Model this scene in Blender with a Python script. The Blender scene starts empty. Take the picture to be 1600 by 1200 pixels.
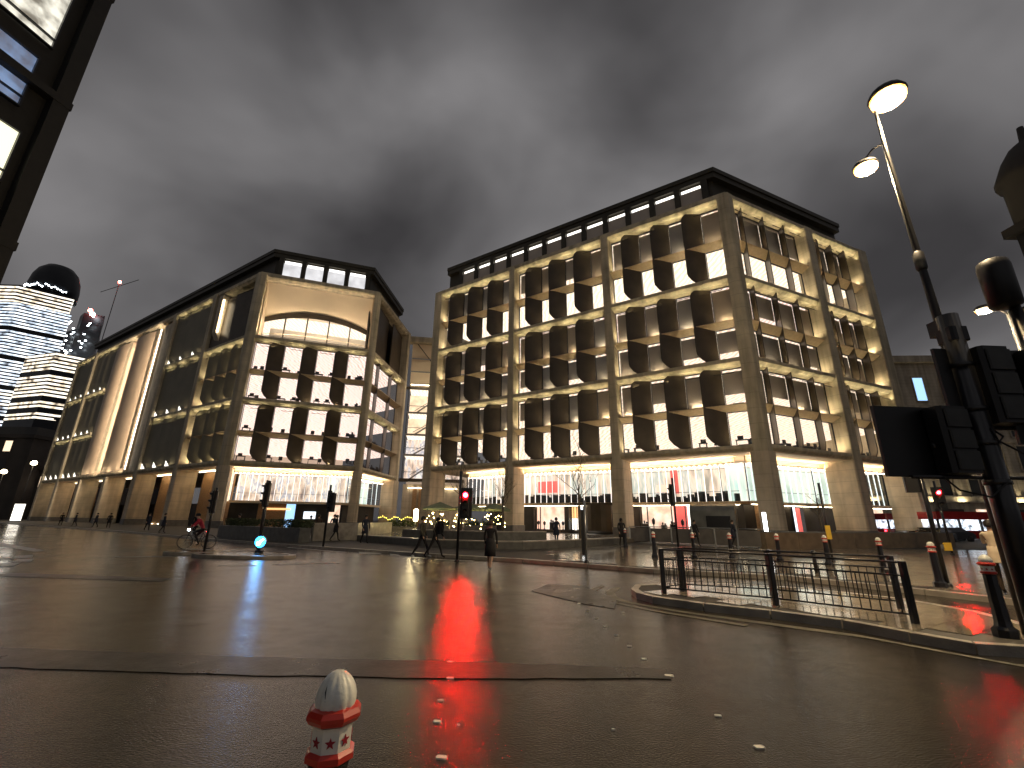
import bpy, bmesh, math, random
from math import sin, cos, pi, radians, hypot, atan2
from mathutils import Vector, Matrix
random.seed(7)
sc = bpy.context.scene

# ------------------------------------------------------------------ camera, sky, exposure
cd = bpy.data.cameras.new('camera'); cam = bpy.data.objects.new('camera', cd); sc.collection.objects.link(cam)
cd.sensor_width = 36.0; cd.lens = 15.525; cd.clip_start = 0.05; cd.clip_end = 3000
cam.location = (0, 0, 1.6)
_p, _r = 0.2987979, 0.0130720
cam.matrix_world = Matrix.Translation((0, 0, 1.6)) @ Matrix.Rotation(pi/2 + _p, 4, 'X') @ Matrix.Rotation(_r, 4, 'Z')
sc.camera = cam
sc.view_settings.view_transform = 'Standard'; sc.view_settings.look = 'None'
sc.view_settings.exposure = 0.6; sc.view_settings.gamma = 1.0
sc.render.engine = 'CYCLES'
sc.cycles.use_denoising = True
sc.cycles.max_bounces = 6; sc.cycles.diffuse_bounces = 3; sc.cycles.glossy_bounces = 3
sc.cycles.transparent_max_bounces = 16; sc.cycles.sample_clamp_indirect = 4.0
sc.cycles.caustics_reflective = False; sc.cycles.caustics_refractive = False

SKY_LEVEL = 0.74; LAMP_W = 1250.0; SKY_OFF = (-2.05, -2.68, 1.53)
def make_world():
    w = bpy.data.worlds.new('World'); sc.world = w; w.use_nodes = True
    nt = w.node_tree; nt.nodes.clear(); N = nt.nodes.new; L = nt.links.new
    out = N('ShaderNodeOutputWorld'); bg = N('ShaderNodeBackground'); bg2 = N('ShaderNodeBackground'); add = N('ShaderNodeAddShader')
    sky = N('ShaderNodeTexSky'); sky.sky_type = 'NISHITA'; sky.sun_disc = False
    sky.sun_elevation = radians(-8); sky.sun_rotation = radians(200)
    L(sky.outputs[0], bg2.inputs[0]); bg2.inputs[1].default_value = 0.05
    tc = N('ShaderNodeTexCoord'); sep = N('ShaderNodeSeparateXYZ'); L(tc.outputs['Generated'], sep.inputs[0])
    mp = N('ShaderNodeMapping'); L(tc.outputs['Generated'], mp.inputs[0]); mp.inputs['Location'].default_value = SKY_OFF; mp.inputs['Scale'].default_value = (1, 1, 1.35)
    n1 = N('ShaderNodeTexNoise'); L(mp.outputs[0], n1.inputs['Vector'])
    n1.inputs['Scale'].default_value = 2.3; n1.inputs['Detail'].default_value = 4; n1.inputs['Roughness'].default_value = 0.42
    n1.inputs['Distortion'].default_value = 0.25
    r = N('ShaderNodeValToRGB'); L(n1.outputs[0], r.inputs[0])
    e = r.color_ramp.elements
    e[0].position = 0.30; e[0].color = (0.042, 0.040, 0.042, 1)
    e[1].position = 0.78; e[1].color = (0.230, 0.222, 0.226, 1)
    m = e.new(0.5); m.color = (0.104, 0.100, 0.103, 1)
    L(r.outputs[0], bg.inputs[0]); bg.inputs[1].default_value = SKY_LEVEL
    L(bg.outputs[0], add.inputs[0]); L(bg2.outputs[0], add.inputs[1]); L(add.outputs[0], out.inputs[0])
make_world()

# ------------------------------------------------------------------ materials
MAT = {}
def mat(name, color, rough=0.6, metal=0.0, var=0.15, scale=3.0, bump=0.0, bscale=30.0, spec=0.5, coat=0.0, joint=0.0, streak=0.0):
    m = bpy.data.materials.new(name); m.use_nodes = True; nt = m.node_tree; N = nt.nodes.new; L = nt.links.new
    b = nt.nodes['Principled BSDF']
    b.inputs['Roughness'].default_value = rough; b.inputs['Metallic'].default_value = metal
    b.inputs['Specular IOR Level'].default_value = spec; b.inputs['Coat Weight'].default_value = coat
    g = N('ShaderNodeNewGeometry'); n = N('ShaderNodeTexNoise'); L(g.outputs['Position'], n.inputs['Vector'])
    n.inputs['Scale'].default_value = scale; n.inputs['Detail'].default_value = 4
    r = N('ShaderNodeValToRGB'); L(n.outputs[0], r.inputs[0]); e = r.color_ramp.elements
    c = Vector(color)
    e[0].position = 0.3; e[0].color = (*(c*(1-var)), 1); e[1].position = 0.7; e[1].color = (*(c*(1+var)), 1)
    col = r.outputs[0]
    if streak:     # rain streaks: noise stretched down the wall
        mp = N('ShaderNodeMapping'); mp.inputs['Scale'].default_value = (.9, .9, .07); L(g.outputs['Position'], mp.inputs[0])
        ns = N('ShaderNodeTexNoise'); L(mp.outputs[0], ns.inputs['Vector']); ns.inputs['Scale'].default_value = 1.6; ns.inputs['Detail'].default_value = 5
        rs_ = N('ShaderNodeValToRGB'); L(ns.outputs[0], rs_.inputs[0]); rs_.color_ramp.elements[0].position = .35; rs_.color_ramp.elements[0].color = (1-streak,)*3+(1,); rs_.color_ramp.elements[1].position = .6; rs_.color_ramp.elements[1].color = (1,1,1,1)
        mm = N('ShaderNodeMixRGB'); mm.blend_type = 'MULTIPLY'; mm.inputs[0].default_value = 1; L(col, mm.inputs[1]); L(rs_.outputs[0], mm.inputs[2]); col = mm.outputs[0]
    if joint:      # mortar joints between the stone courses
        sp = N('ShaderNodeSeparateXYZ'); L(g.outputs['Position'], sp.inputs[0])
        dv = N('ShaderNodeMath'); dv.operation = 'DIVIDE'; L(sp.outputs[2], dv.inputs[0]); dv.inputs[1].default_value = joint
        fr_ = N('ShaderNodeMath'); fr_.operation = 'FRACT'; L(dv.outputs[0], fr_.inputs[0])
        lt = N('ShaderNodeMath'); lt.operation = 'GREATER_THAN'; L(fr_.outputs[0], lt.inputs[0]); lt.inputs[1].default_value = .04/joint
        mr = N('ShaderNodeMapRange'); L(lt.outputs[0], mr.inputs[0]); mr.inputs[3].default_value = .72; mr.inputs[4].default_value = 1.0
        mj = N('ShaderNodeMixRGB'); mj.blend_type = 'MULTIPLY'; mj.inputs[0].default_value = 1; L(col, mj.inputs[1]); L(mr.outputs[0], mj.inputs[2]); col = mj.outputs[0]
    L(col, b.inputs['Base Color'])
    if bump:
        n2 = N('ShaderNodeTexNoise'); L(g.outputs['Position'], n2.inputs['Vector']); n2.inputs['Scale'].default_value = bscale; n2.inputs['Detail'].default_value = 3
        bp = N('ShaderNodeBump'); bp.inputs['Strength'].default_value = bump; bp.inputs['Distance'].default_value = 0.02
        L(n2.outputs[0], bp.inputs['Height']); L(bp.outputs[0], b.inputs['Normal'])
    MAT[name] = m; return m
def glow(name, color, strength):
    m = bpy.data.materials.new(name); m.use_nodes = True; nt = m.node_tree; b = nt.nodes['Principled BSDF']
    b.inputs['Base Color'].default_value = (*[min(.8, x) for x in color], 1); b.inputs['Emission Color'].default_value = (*color, 1)
    b.inputs['Emission Strength'].default_value = strength; b.inputs['Roughness'].default_value = .5
    MAT[name] = m; return m
def glow_noise(name, ramp, strength, scale=(1, 1, 1), nscale=1.0, detail=3, kind='noise', dist=0.0, const=False):
    m = bpy.data.materials.new(name); m.use_nodes = True; nt = m.node_tree; N = nt.nodes.new; L = nt.links.new
    b = nt.nodes['Principled BSDF']; g = N('ShaderNodeNewGeometry'); mp = N('ShaderNodeMapping'); L(g.outputs['Position'], mp.inputs[0])
    mp.inputs['Scale'].default_value = scale
    if kind == 'noise':
        t = N('ShaderNodeTexNoise'); t.inputs['Detail'].default_value = detail; o = t.outputs[0]
    elif kind == 'wave':
        t = N('ShaderNodeTexWave'); t.inputs['Distortion'].default_value = dist; t.inputs['Detail'].default_value = detail; o = t.outputs['Fac']
        t.inputs['Detail Scale'].default_value = 1.2
    else:
        t = N('ShaderNodeTexVoronoi'); o = t.outputs['Color']
    t.inputs['Scale'].default_value = nscale; L(mp.outputs[0], t.inputs['Vector'])
    r = N('ShaderNodeValToRGB'); L(o, r.inputs[0]); els = r.color_ramp.elements
    if const: r.color_ramp.interpolation = 'CONSTANT'
    els[0].position = ramp[0][0]; els[0].color = (*ramp[0][1], 1); els[1].position = ramp[1][0]; els[1].color = (*ramp[1][1], 1)
    for p, c in ramp[2:]:
        q = els.new(p); q.color = (*c, 1)
    L(r.outputs[0], b.inputs['Emission Color']); b.inputs['Emission Strength'].default_value = strength
    b.inputs['Base Color'].default_value = (.5, .45, .4, 1)
    MAT[name] = m; return m
def glass(name, tint=(1, 1, 1), refl=0.06, rough=0.02):
    m = bpy.data.materials.new(name); m.use_nodes = True; nt = m.node_tree; nt.nodes.clear(); N = nt.nodes.new; L = nt.links.new
    out = N('ShaderNodeOutputMaterial'); t = N('ShaderNodeBsdfTransparent'); t.inputs[0].default_value = (*tint, 1)
    g = N('ShaderNodeBsdfGlossy'); g.inputs['Roughness'].default_value = rough
    lw = N('ShaderNodeLayerWeight'); lw.inputs[0].default_value = 0.25
    mu = N('ShaderNodeMath'); mu.operation = 'MULTIPLY_ADD'; L(lw.outputs['Fresnel'], mu.inputs[0]); mu.inputs[1].default_value = .6; mu.inputs[2].default_value = refl
    mx = N('ShaderNodeMixShader'); L(mu.outputs[0], mx.inputs[0]); L(t.outputs[0], mx.inputs[1]); L(g.outputs[0], mx.inputs[2]); L(mx.outputs[0], out.inputs[0])
    MAT[name] = m; return m

mat('stone', (.62, .53, .37), .75, var=.16, scale=.6, bump=.25, bscale=8, joint=1.55, streak=.35)
mat('pier_stone', (.64, .53, .38), .7, var=.14, scale=.8, bump=.2, bscale=8, joint=1.2, streak=.25)
mat('plinth_stone', (.16, .15, .14), .5, var=.2, scale=2)
mat('bronze', (.070, .053, .036), .42, .25, var=.2, scale=.7)
mat('bronze_light', (.58, .44, .31), .5, .0, var=.12, scale=.5)
mat('shelf', (.50, .38, .24), .5, .1, var=.1)
mat('joint_sand', (.05, .045, .038), .6)
mat('frame_black', (.018, .018, .02), .4, .3, var=.1)
mat('bronze_streetlit', (.20, .175, .115), .5, .1, var=.15, scale=.4)  # left wing's bronze, lightened: street lamp light put into its colour
mat('attic_metal', (.055, .048, .034), .5, .4, var=.3, scale=.4)
mat('blind', (.48, .42, .37), .75, var=.10, scale=.35)
mat('blind_grey', (.40, .37, .35), .75, var=.12, scale=.5)
mat('blind_warm', (.52, .42, .32), .75, var=.12, scale=.4)
mat('core_wall', (.80, .72, .62), .8, var=.1, scale=.4)
mat('slab', (.3, .27, .24), .8)
mat('soffit', (.80, .63, .43), .6, var=.05, scale=.3)
mat('cream', (.84, .68, .48), .6, var=.06, scale=.25)
mat('dark_furniture', (.03, .03, .035), .6)
mat('white_fin', (.75, .76, .76), .35, var=.03)
mat('timber', (.45, .26, .12), .5, var=.25, scale=6)
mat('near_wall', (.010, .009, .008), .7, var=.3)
mat('dark_wall', (.035, .028, .022), .55, var=.3, scale=.8)
mat('cast_iron', (.012, .012, .015), .32, .1, var=.2, coat=.4)
mat('signal_black', (.010, .010, .011), .45, var=.2)
mat('signal_grey', (.035, .037, .036), .6, var=.25, scale=9)
mat('steel', (.35, .36, .36), .35, .8, var=.1)
mat('white_paint', (.80, .82, .76), .30, var=.10, scale=16, coat=.3, streak=.0, bump=.15, bscale=60)
mat('red_paint', (.55, .035, .02), .28, var=.08, scale=14, coat=.3)
mat('star_red', (.30, .015, .03), .4)
mat('kerb_stone', (.36, .33, .28), .30, var=.25, scale=3, bump=.3, bscale=25)
mat('granite', (.13, .13, .12), .4, var=.25, scale=3, bump=.2, bscale=20)
mat('brown_granite', (.17, .125, .08), .35, var=.25, scale=2, bump=.2, bscale=15)
mat('leaf', (.05, .07, .025), .6, var=.4, scale=5)
mat('bark', (.16, .13, .09), .8, var=.3, scale=6)
mat('skin', (.48, .30, .21), .5, var=.05)
mat('hair', (.02, .015, .012), .5)
mat('cloth_black', (.014, .013, .016), .8, var=.3, scale=5)
mat('cloth_navy', (.02, .025, .045), .8, var=.3, scale=5)
mat('cloth_olive', (.07, .065, .045), .8, var=.3, scale=5)
mat('cloth_brown', (.07, .045, .03), .8, var=.3, scale=5)
mat('cloth_cream', (.66, .55, .40), .8, var=.12, scale=7)
mat('cloth_red', (.5, .02, .04), .7, var=.12, scale=7)
mat('cloth_white', (.7, .7, .68), .7)
mat('umbrella_cloth', (.24, .28, .17), .7, var=.12)
mat('city_stone', (.48, .41, .31), .8, var=.16, scale=.5, joint=.6, streak=.35)
mat('dark_city', (.03, .026, .024), .8, var=.3, scale=.3)
mat('tower_dark', (.012, .013, .016), .4, .3, var=.3, scale=.02)
mat('bus_red', (.35, .02, .02), .3, coat=.5)
mat('car_dark', (.02, .02, .025), .25, .4, coat=.6)
mat('steel_dark', (.06, .06, .06), .35, .7)
mat('rubber', (.015, .015, .015), .7)
mat('lamp_metal', (.02, .02, .022), .5, .2)
mat('pipe_grey', (.12, .12, .12), .5, .4)
mat('yellow_plate', (.7, .45, .05), .5)
mat('rock_metal', (.20, .20, .18), .35, .6, var=.3, scale=1)
mat('roofing', (.05, .05, .05), .8)
glass('window_glass'); glass('clear_glass', (.94, .98, .97), .05)

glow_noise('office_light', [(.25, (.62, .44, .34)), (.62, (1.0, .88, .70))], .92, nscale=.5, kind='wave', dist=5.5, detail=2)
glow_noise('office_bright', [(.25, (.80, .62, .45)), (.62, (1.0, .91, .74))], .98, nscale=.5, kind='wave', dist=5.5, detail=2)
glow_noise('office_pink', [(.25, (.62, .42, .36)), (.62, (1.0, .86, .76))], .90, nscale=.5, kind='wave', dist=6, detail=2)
glow('led_warm', (1, .82, .52), 150)
glow('beam_fill', (1, .87, .52), 46)  # emission of the added lights below the beams
glow('led_stone', (1, .84, .52), 40)
glow('festoon_big', (1, .80, .42), 22)
glow('led_loggia', (1, .80, .56), 150)
glow('led_panel', (1, .82, .60), 75)
glow('led_wing', (1, .84, .60), 45)
glow('led_cove', (1, .74, .46), 70)
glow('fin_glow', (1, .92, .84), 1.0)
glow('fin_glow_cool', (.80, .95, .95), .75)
glow('downlight', (1, .84, .66), 9)
glow('led_soft', (1, .86, .60), 9)
glow('led_white', (1, .90, .74), 3.2)
glow('attic_strip', (1, .95, .86), 1.6)
glow('attic_strip_bright', (1, .96, .90), 1.9)
glow_noise('lit_attic', [(.3,(.42,.42,.44)),(.7,(.78,.78,.80))], .8, nscale=.5)
glow('led_pink', (1, .74, .52), 14)
def lens_mat(name, s0, s1):
    m = bpy.data.materials.new(name); m.use_nodes = True; nt = m.node_tree; N = nt.nodes.new; L = nt.links.new; b = nt.nodes['Principled BSDF']
    lw = N('ShaderNodeLayerWeight'); r = N('ShaderNodeValToRGB'); L(lw.outputs['Facing'], r.inputs[0]); e = r.color_ramp.elements
    e[0].position = .25; e[0].color = (1, .86, .55, 1); e[1].position = .85; e[1].color = (1, .42, .06, 1); L(r.outputs[0], b.inputs['Emission Color']); b.inputs['Emission Strength'].default_value = s0; MAT[name] = m
lens_mat('lamp_big', 4.0, 1); lens_mat('lamp_far', 3.0, 1)
glow('red_lens', (1, .0010, .0020), 1000)
glow('red_lens_far', (1, .002, .003), 500)
glow('red_dim', (1, .05, .06), 30)
glow('blue_disc', (.02, .34, 1.0), 10)
glow('blue_disc_white', (.75, .95, 1.0), 14)
glow('cool_tube', (.92, .97, 1), 12)
glow('festoon', (1, .72, .25), 40)
glow('festoon_yellow', (1, .80, .10), 5)
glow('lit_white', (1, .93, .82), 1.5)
glow('lit_cream', (1, .74, .50), .95)
glow('lit_pink', (1, .60, .46), .85)
glow('lit_red', (1, .16, .14), .55)
glow('lit_orange', (1, .55, .22), 1.0)
glow('lit_blue', (.30, .45, 1.0), 1.2)
glow('lit_cyan', (.55, .85, .82), .75)
glow('lit_cool', (.80, .90, 1.0), 1.25)
glow('lit_sky_blue', (.35, .60, 1.0), 1.0)
glow('car_white', (.9, .95, 1.0), 18)
glow('tail_red', (1, .03, .05), 9)
glow('beacon', (1, .12, .08), 60)
glow('tower_star', (.85, .95, 1.0), 14)
glow('blue_window', (.10, .20, .48), .28)
glow('yellow_window', (.95, .92, .62), .95)
mat('stud_metal', (.86, .83, .74), .3, .0)
glow_noise('mezz_back', [(.30, (.16, .18, .17)), (.42, (.75, .55, .42)), (.5, (1, .84, .68)), (.58, (.36, .50, .48)), (.66, (1, .9, .8)), (.72, (.55, .80, .76))], .62, scale=(1, 1, .22), nscale=1.1, detail=3)  # mezzanine walls glow: interior light put into their colour
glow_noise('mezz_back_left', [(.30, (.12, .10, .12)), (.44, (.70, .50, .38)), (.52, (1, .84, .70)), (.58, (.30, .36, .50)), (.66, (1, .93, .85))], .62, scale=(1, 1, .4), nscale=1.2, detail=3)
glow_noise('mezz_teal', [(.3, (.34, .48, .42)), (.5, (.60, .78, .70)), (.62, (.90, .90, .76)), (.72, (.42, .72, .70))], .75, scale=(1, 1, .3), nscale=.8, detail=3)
glow_noise('shop_glow', [(.35, (.7, .42, .3)), (.5, (1, .70, .50)), (.62, (1, .84, .70))], .8, nscale=.9)
glow_noise('bus_inside', [(.35, (.05, .06, .08)), (.5, (.65, .72, .85)), (.6, (1, 1, 1))], 1.3, nscale=2.2)
glow_noise('tower_floor', [(.30, (.04, .05, .07)), (.44, (.42, .50, .60)), (.54, (.75, .84, .95)), (.62, (.95, .98, 1))], 1.35, scale=(.35, .35, .35), nscale=.45, detail=4)
glow_noise('tower_floor_warm', [(.30, (.08, .06, .04)), (.44, (.75, .62, .45)), (.55, (1, .93, .80))], 1.3, scale=(.35, .35, .35), nscale=.4, detail=4)
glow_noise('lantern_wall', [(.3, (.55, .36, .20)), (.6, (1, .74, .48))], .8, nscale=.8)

# wet asphalt and wet paving
def wet(name, c1, c2, r1, r2, bstr, nscale=.35, fine=55):
    m = bpy.data.materials.new(name); m.use_nodes = True; nt = m.node_tree; N = nt.nodes.new; L = nt.links.new
    b = nt.nodes['Principled BSDF']; g = N('ShaderNodeNewGeometry')
    n = N('ShaderNodeTexNoise'); L(g.outputs['Position'], n.inputs['Vector']); n.inputs['Scale'].default_value = nscale; n.inputs['Detail'].default_value = 5; n.inputs['Distortion'].default_value = .6
    n2 = N('ShaderNodeTexNoise'); L(g.outputs['Position'], n2.inputs['Vector']); n2.inputs['Scale'].default_value = fine; n2.inputs['Detail'].default_value = 3
    n3 = N('ShaderNodeTexNoise'); L(g.outputs['Position'], n3.inputs['Vector']); n3.inputs['Scale'].default_value = 7; n3.inputs['Detail'].default_value = 3
    r = N('ShaderNodeValToRGB'); L(n.outputs[0], r.inputs[0]); e = r.color_ramp.elements
    e[0].position = .35; e[0].color = (*c1, 1); e[1].position = .65; e[1].color = (*c2, 1)
    mi = N('ShaderNodeMixRGB'); mi.blend_type = 'MULTIPLY'; mi.inputs[0].default_value = .55; L(r.outputs[0], mi.inputs[1])
    rr = N('ShaderNodeValToRGB'); L(n2.outputs[0], rr.inputs[0]); rr.color_ramp.elements[0].position = .35; rr.color_ramp.elements[0].color = (.2, .2, .2, 1); rr.color_ramp.elements[1].position = .7; rr.color_ramp.elements[1].color = (1.8, 1.8, 1.8, 1)
    L(rr.outputs[0], mi.inputs[2]); L(mi.outputs[0], b.inputs['Base Color'])
    n4 = N('ShaderNodeTexNoise'); L(g.outputs['Position'], n4.inputs['Vector']); n4.inputs['Scale'].default_value = 2.6; n4.inputs['Detail'].default_value = 6; n4.inputs['Roughness'].default_value = .7
    av = N('ShaderNodeMix'); av.inputs[0].default_value = .45; L(n.outputs[0], av.inputs[2]); L(n4.outputs[0], av.inputs[3])
    mr = N('ShaderNodeMapRange'); L(av.outputs[0], mr.inputs[0]); mr.inputs[1].default_value = .40; mr.inputs[2].default_value = .60; mr.inputs[3].default_value = r1; mr.inputs[4].default_value = r2
    L(mr.outputs[0], b.inputs['Roughness'])
    a = N('ShaderNodeMath'); a.operation = 'MULTIPLY_ADD'; L(n3.outputs[0], a.inputs[0]); a.inputs[1].default_value = .5; L(n2.outputs[0], a.inputs[2])
    bp = N('ShaderNodeBump'); bp.inputs['Strength'].default_value = bstr; bp.inputs['Distance'].default_value = .012
    L(a.outputs[0], bp.inputs['Height']); L(bp.outputs[0], b.inputs['Normal'])
    b.inputs['Specular IOR Level'].default_value = .36 if 'asphalt' in name else .5
    MAT[name] = m
wet('asphalt', (.019, .016, .013), (.038, .032, .025), .07, .22, .38)
wet('asphalt_patch', (.018, .016, .014), (.028, .024, .020), .26, .40, .3)
wet('paving', (.17, .15, .12), (.26, .22, .17), .06, .18, .12, .5, 25)
wet('road_paint', (.42, .41, .38), (.60, .58, .52), .25, .45, .3, 2)
wet('faded_paint', (.09, .085, .065), (.16, .15, .11), .3, .5, .3, 4)

# ------------------------------------------------------------------ mesh helpers
class MB:
    def up(s, x0, y0, z0, x1, y1, z1):   # a shielded uplighter: closed housing, light leaves by the top face only (material 1)
        s.add([(x0,y0,z0),(x1,y0,z0),(x1,y1,z0),(x0,y1,z0),(x0,y0,z1),(x1,y0,z1),(x1,y1,z1),(x0,y1,z1)], [(0,3,2,1),(0,1,5,4),(1,2,6,5),(2,3,7,6),(3,0,4,7)], 0)
        return s.add([(x0+.01,y0+.01,z1-.012),(x1-.01,y0+.01,z1-.012),(x1-.01,y1-.01,z1-.012),(x0+.01,y1-.01,z1-.012)], [(0,1,2,3)], 1)
    def __init__(s): s.v = []; s.f = []; s.m = []; s.sm = []
    def add(s, vs, fs, mi=0, smooth=False):
        o = len(s.v); s.v += [tuple(v) for v in vs]; s.f += [tuple(i+o for i in f) for f in fs]; s.m += [mi]*len(fs); s.sm += [smooth]*len(fs); return s
    def box(s, x0, y0, z0, x1, y1, z1, mi=0):
        x0, x1 = sorted((x0, x1)); y0, y1 = sorted((y0, y1)); z0, z1 = sorted((z0, z1))
        return s.add([(x0,y0,z0),(x1,y0,z0),(x1,y1,z0),(x0,y1,z0),(x0,y0,z1),(x1,y0,z1),(x1,y1,z1),(x0,y1,z1)],
              [(0,3,2,1),(4,5,6,7),(0,1,5,4),(1,2,6,5),(2,3,7,6),(3,0,4,7)], mi)
    def bbox(s, x0, y0, z0, x1, y1, z1, b=.02, mi=0):   # box with chamfered vertical edges
        x0, x1 = sorted((x0, x1)); y0, y1 = sorted((y0, y1))
        return s.prism([(x0+b,y0),(x1-b,y0),(x1,y0+b),(x1,y1-b),(x1-b,y1),(x0+b,y1),(x0,y1-b),(x0,y0+b)], z0, z1, mi)
    def prism(s, poly, z0, z1, mi=0):
        n = len(poly)
        a = sum(poly[i][0]*poly[(i+1)%n][1]-poly[(i+1)%n][0]*poly[i][1] for i in range(n))
        if a < 0: poly = poly[::-1]
        return s.add([(x,y,z0) for x,y in poly]+[(x,y,z1) for x,y in poly],
              [tuple(range(n))[::-1], tuple(range(n,2*n))]+[(i,(i+1)%n,n+(i+1)%n,n+i) for i in range(n)], mi)
    def extr_x(s, prof, x0, x1, mi=0):   # profile (y,z) extruded along x
        n = len(prof)
        return s.add([(x0,y,z) for y,z in prof]+[(x1,y,z) for y,z in prof],
              [tuple(range(n)), tuple(range(n,2*n))[::-1]]+[(i,n+i,n+(i+1)%n,(i+1)%n) for i in range(n)], mi)
    def tube(s, pts, rad, n=10, mi=0, cap=True):
        P = [Vector(p) for p in pts]; R = rad if isinstance(rad, (list, tuple)) else [rad]*len(P)
        vs = []; fs = []; up = None
        for i, p in enumerate(P):
            d = (P[min(i+1, len(P)-1)]-P[max(i-1, 0)]).normalized()
            if up is None: up = Vector((0,0,1)) if abs(d.z) < .9 else Vector((1,0,0))
            a = d.cross(up).normalized(); b = a.cross(d).normalized(); up = b
            for k in range(n):
                t = 2*pi*k/n; vs.append(p+a*cos(t)*R[i]+b*sin(t)*R[i])
        for i in range(len(P)-1):
            for k in range(n): fs.append((i*n+k, i*n+(k+1)%n, (i+1)*n+(k+1)%n, (i+1)*n+k))
        if cap: fs.append(tuple(range(n))[::-1]); fs.append(tuple(range((len(P)-1)*n, len(P)*n)))
        return s.add(vs, fs, mi, True)
    def lathe(s, prof, n=16, c=(0,0,0), mi=0, smooth=True, rot=0):
        vs = []; fs = []
        for r, z in prof:
            for k in range(n):
                t = 2*pi*k/n+rot; vs.append((c[0]+r*cos(t), c[1]+r*sin(t), c[2]+z))
        for i in range(len(prof)-1):
            for k in range(n): fs.append((i*n+k, i*n+(k+1)%n, (i+1)*n+(k+1)%n, (i+1)*n+k))
        fs.append(tuple(range(n))[::-1]); fs.append(tuple(range((len(prof)-1)*n, len(prof)*n)))
        return s.add(vs, fs, mi, smooth)
    def mesh(s, name, mats):
        me = bpy.data.meshes.new(name); me.from_pydata(s.v, [], s.f)
        for m in (mats if isinstance(mats, (list, tuple)) else [mats]): me.materials.append(MAT[m])
        me.polygons.foreach_set('material_index', s.m); me.polygons.foreach_set('use_smooth', s.sm)
        me.update(); return me
def link(name, me, parent=None, loc=(0,0,0), rz=0):
    o = bpy.data.objects.new(name, me); sc.collection.objects.link(o); o.location = loc; o.rotation_euler = (0,0,rz); o.parent = parent; return o
def build(mb, name, mats, parent=None, loc=(0,0,0), rz=0): return link(name, mb.mesh(name, mats), parent, loc, rz)
def tag(o, label, cat, group=None):
    o['label'] = label; o['category'] = cat
    if group: o['group'] = group
    return o
def thing(name, label, cat, loc=(0,0,0), rz=0, group=None): return tag(link(name, None, None, loc, rz), label, cat, group)
def struct(mb, name, mats, parent=None):
    o = build(mb, name, mats, parent); o['kind'] = 'structure'; return o
def stuff(o): o['kind'] = 'stuff'; return o
def copy_tree(o, parent=None):
    c = o.copy(); sc.collection.objects.link(c); c.parent = parent
    for ch in list(o.children): copy_tree(ch, c)
    return c
def place(o, x, y, z=0, rz=0, label=None, cat=None, group=None):
    o.location = (x, y, z); o.rotation_euler = (0, 0, rz)
    if label: o['label'] = label
    if cat: o['category'] = cat
    if group: o['group'] = group
    return o

# ------------------------------------------------------------------ ground
g = MB(); g.add([(-900,-60,0),(900,-60,0),(900,1200,0),(-900,1200,0)], [(0,1,2,3)]); struct(g, 'road', 'asphalt')
K = .12
pav = [(-140,118),(-83.9,76.5),(-59.5,60.2),(-36.6,44.4),(-19.3,31.2),(-12.3,26.4),(-7.1,23.2),(-4.4,21.6),(-2.1,20.2),(.5,18.8),(2.8,17.1),(4.7,15.6),(8.2,14.2),(10.0,11.6),(11.2,9.4),(12.6,6.6),(16,3.5),(40,-6),(140,-6),(140,300),(-140,300)]
front = pav[:18]
def inset(line, d):
    out = []
    for i in range(len(line)):
        a = Vector(line[max(i-1,0)]); b = Vector(line[min(i+1,len(line)-1)]); t = (b-a).normalized(); out.append((line[i][0]-t.y*d, line[i][1]+t.x*d))
    return out
kin = inset(front, .28)
g = MB()
for i in range(len(front)-1):      # kerb stones, one run
    a, b, c, d = front[i], front[i+1], kin[i+1], kin[i]
    L_ = hypot(b[0]-a[0], b[1]-a[1]); n = max(1, int(L_/1.2)) if L_ < 30 else 4
    for k in range(n):
        t0, t1 = (k+.01)/n, (k+.99)/n
        lp = lambda p, q, t: (p[0]+(q[0]-p[0])*t, p[1]+(q[1]-p[1])*t)
        g.prism([lp(a,b,t0), lp(a,b,t1), lp(d,c,t1), lp(d,c,t0)], -.02, K)
struct(g, 'kerb', 'kerb_stone')
g = MB(); poly = kin + pav[18:]; g.add([(x,y,K-.006) for x,y in poly], [tuple(range(len(poly)))]); pavement = struct(g, 'pavement', 'joint_sand')
# paving slab joints near the camera: real slabs laid as separate sheets would be thousands; a band of larger slabs
_pz = [.003]
def paint(name, poly, matn='road_paint', z=None):
    if z is None: _pz[0] += .00035; z = _pz[0]
    g = MB(); g.add([(x,y,z) for x,y in poly], [tuple(range(len(poly)))]); return struct(g, name, matn)
# the railed island
isl = [(3.1,11.8),(2.80,11.1),(2.76,10.5),(2.95,9.97),(3.68,9.22),(4.6,8.6),(5.36,7.9),(5.75,7.1),(6.1,6.5),(6.9,6.3),(8.0,7.0),(8.5,8.8),(8.3,10.2),(7.14,11.6),(5.6,12.2),(4.33,12.34)]
cen = Vector((5.6, 9.4))
def ring_inset(poly, d):
    out = []
    n = len(poly)
    for i in range(n):
        a = Vector(poly[i-1]); b = Vector(poly[(i+1)%n]); t = (b-a).normalized(); nrm = Vector((-t.y, t.x))
        p = Vector(poly[i])
        if (cen-p).dot(nrm) < 0: nrm = -nrm
        out.append(tuple(p+nrm*d))
    return out
ii = ring_inset(isl, .16)
g = MB()
for i in range(len(isl)):
    j = (i+1) % len(isl); a, b, c, d = isl[i], isl[j], ii[j], ii[i]
    t0, t1 = .012, .988; lp = lambda p, q, t: (p[0]+(q[0]-p[0])*t, p[1]+(q[1]-p[1])*t)
    g.prism([lp(a,b,t0), lp(a,b,t1), lp(d,c,t1), lp(d,c,t0)], -.02, .13)
struct(g, 'island_kerb', 'kerb_stone')
g = MB(); g.prism(ii, 0.0, .116); island = struct(g, 'island_paving', 'joint_sand')
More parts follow.
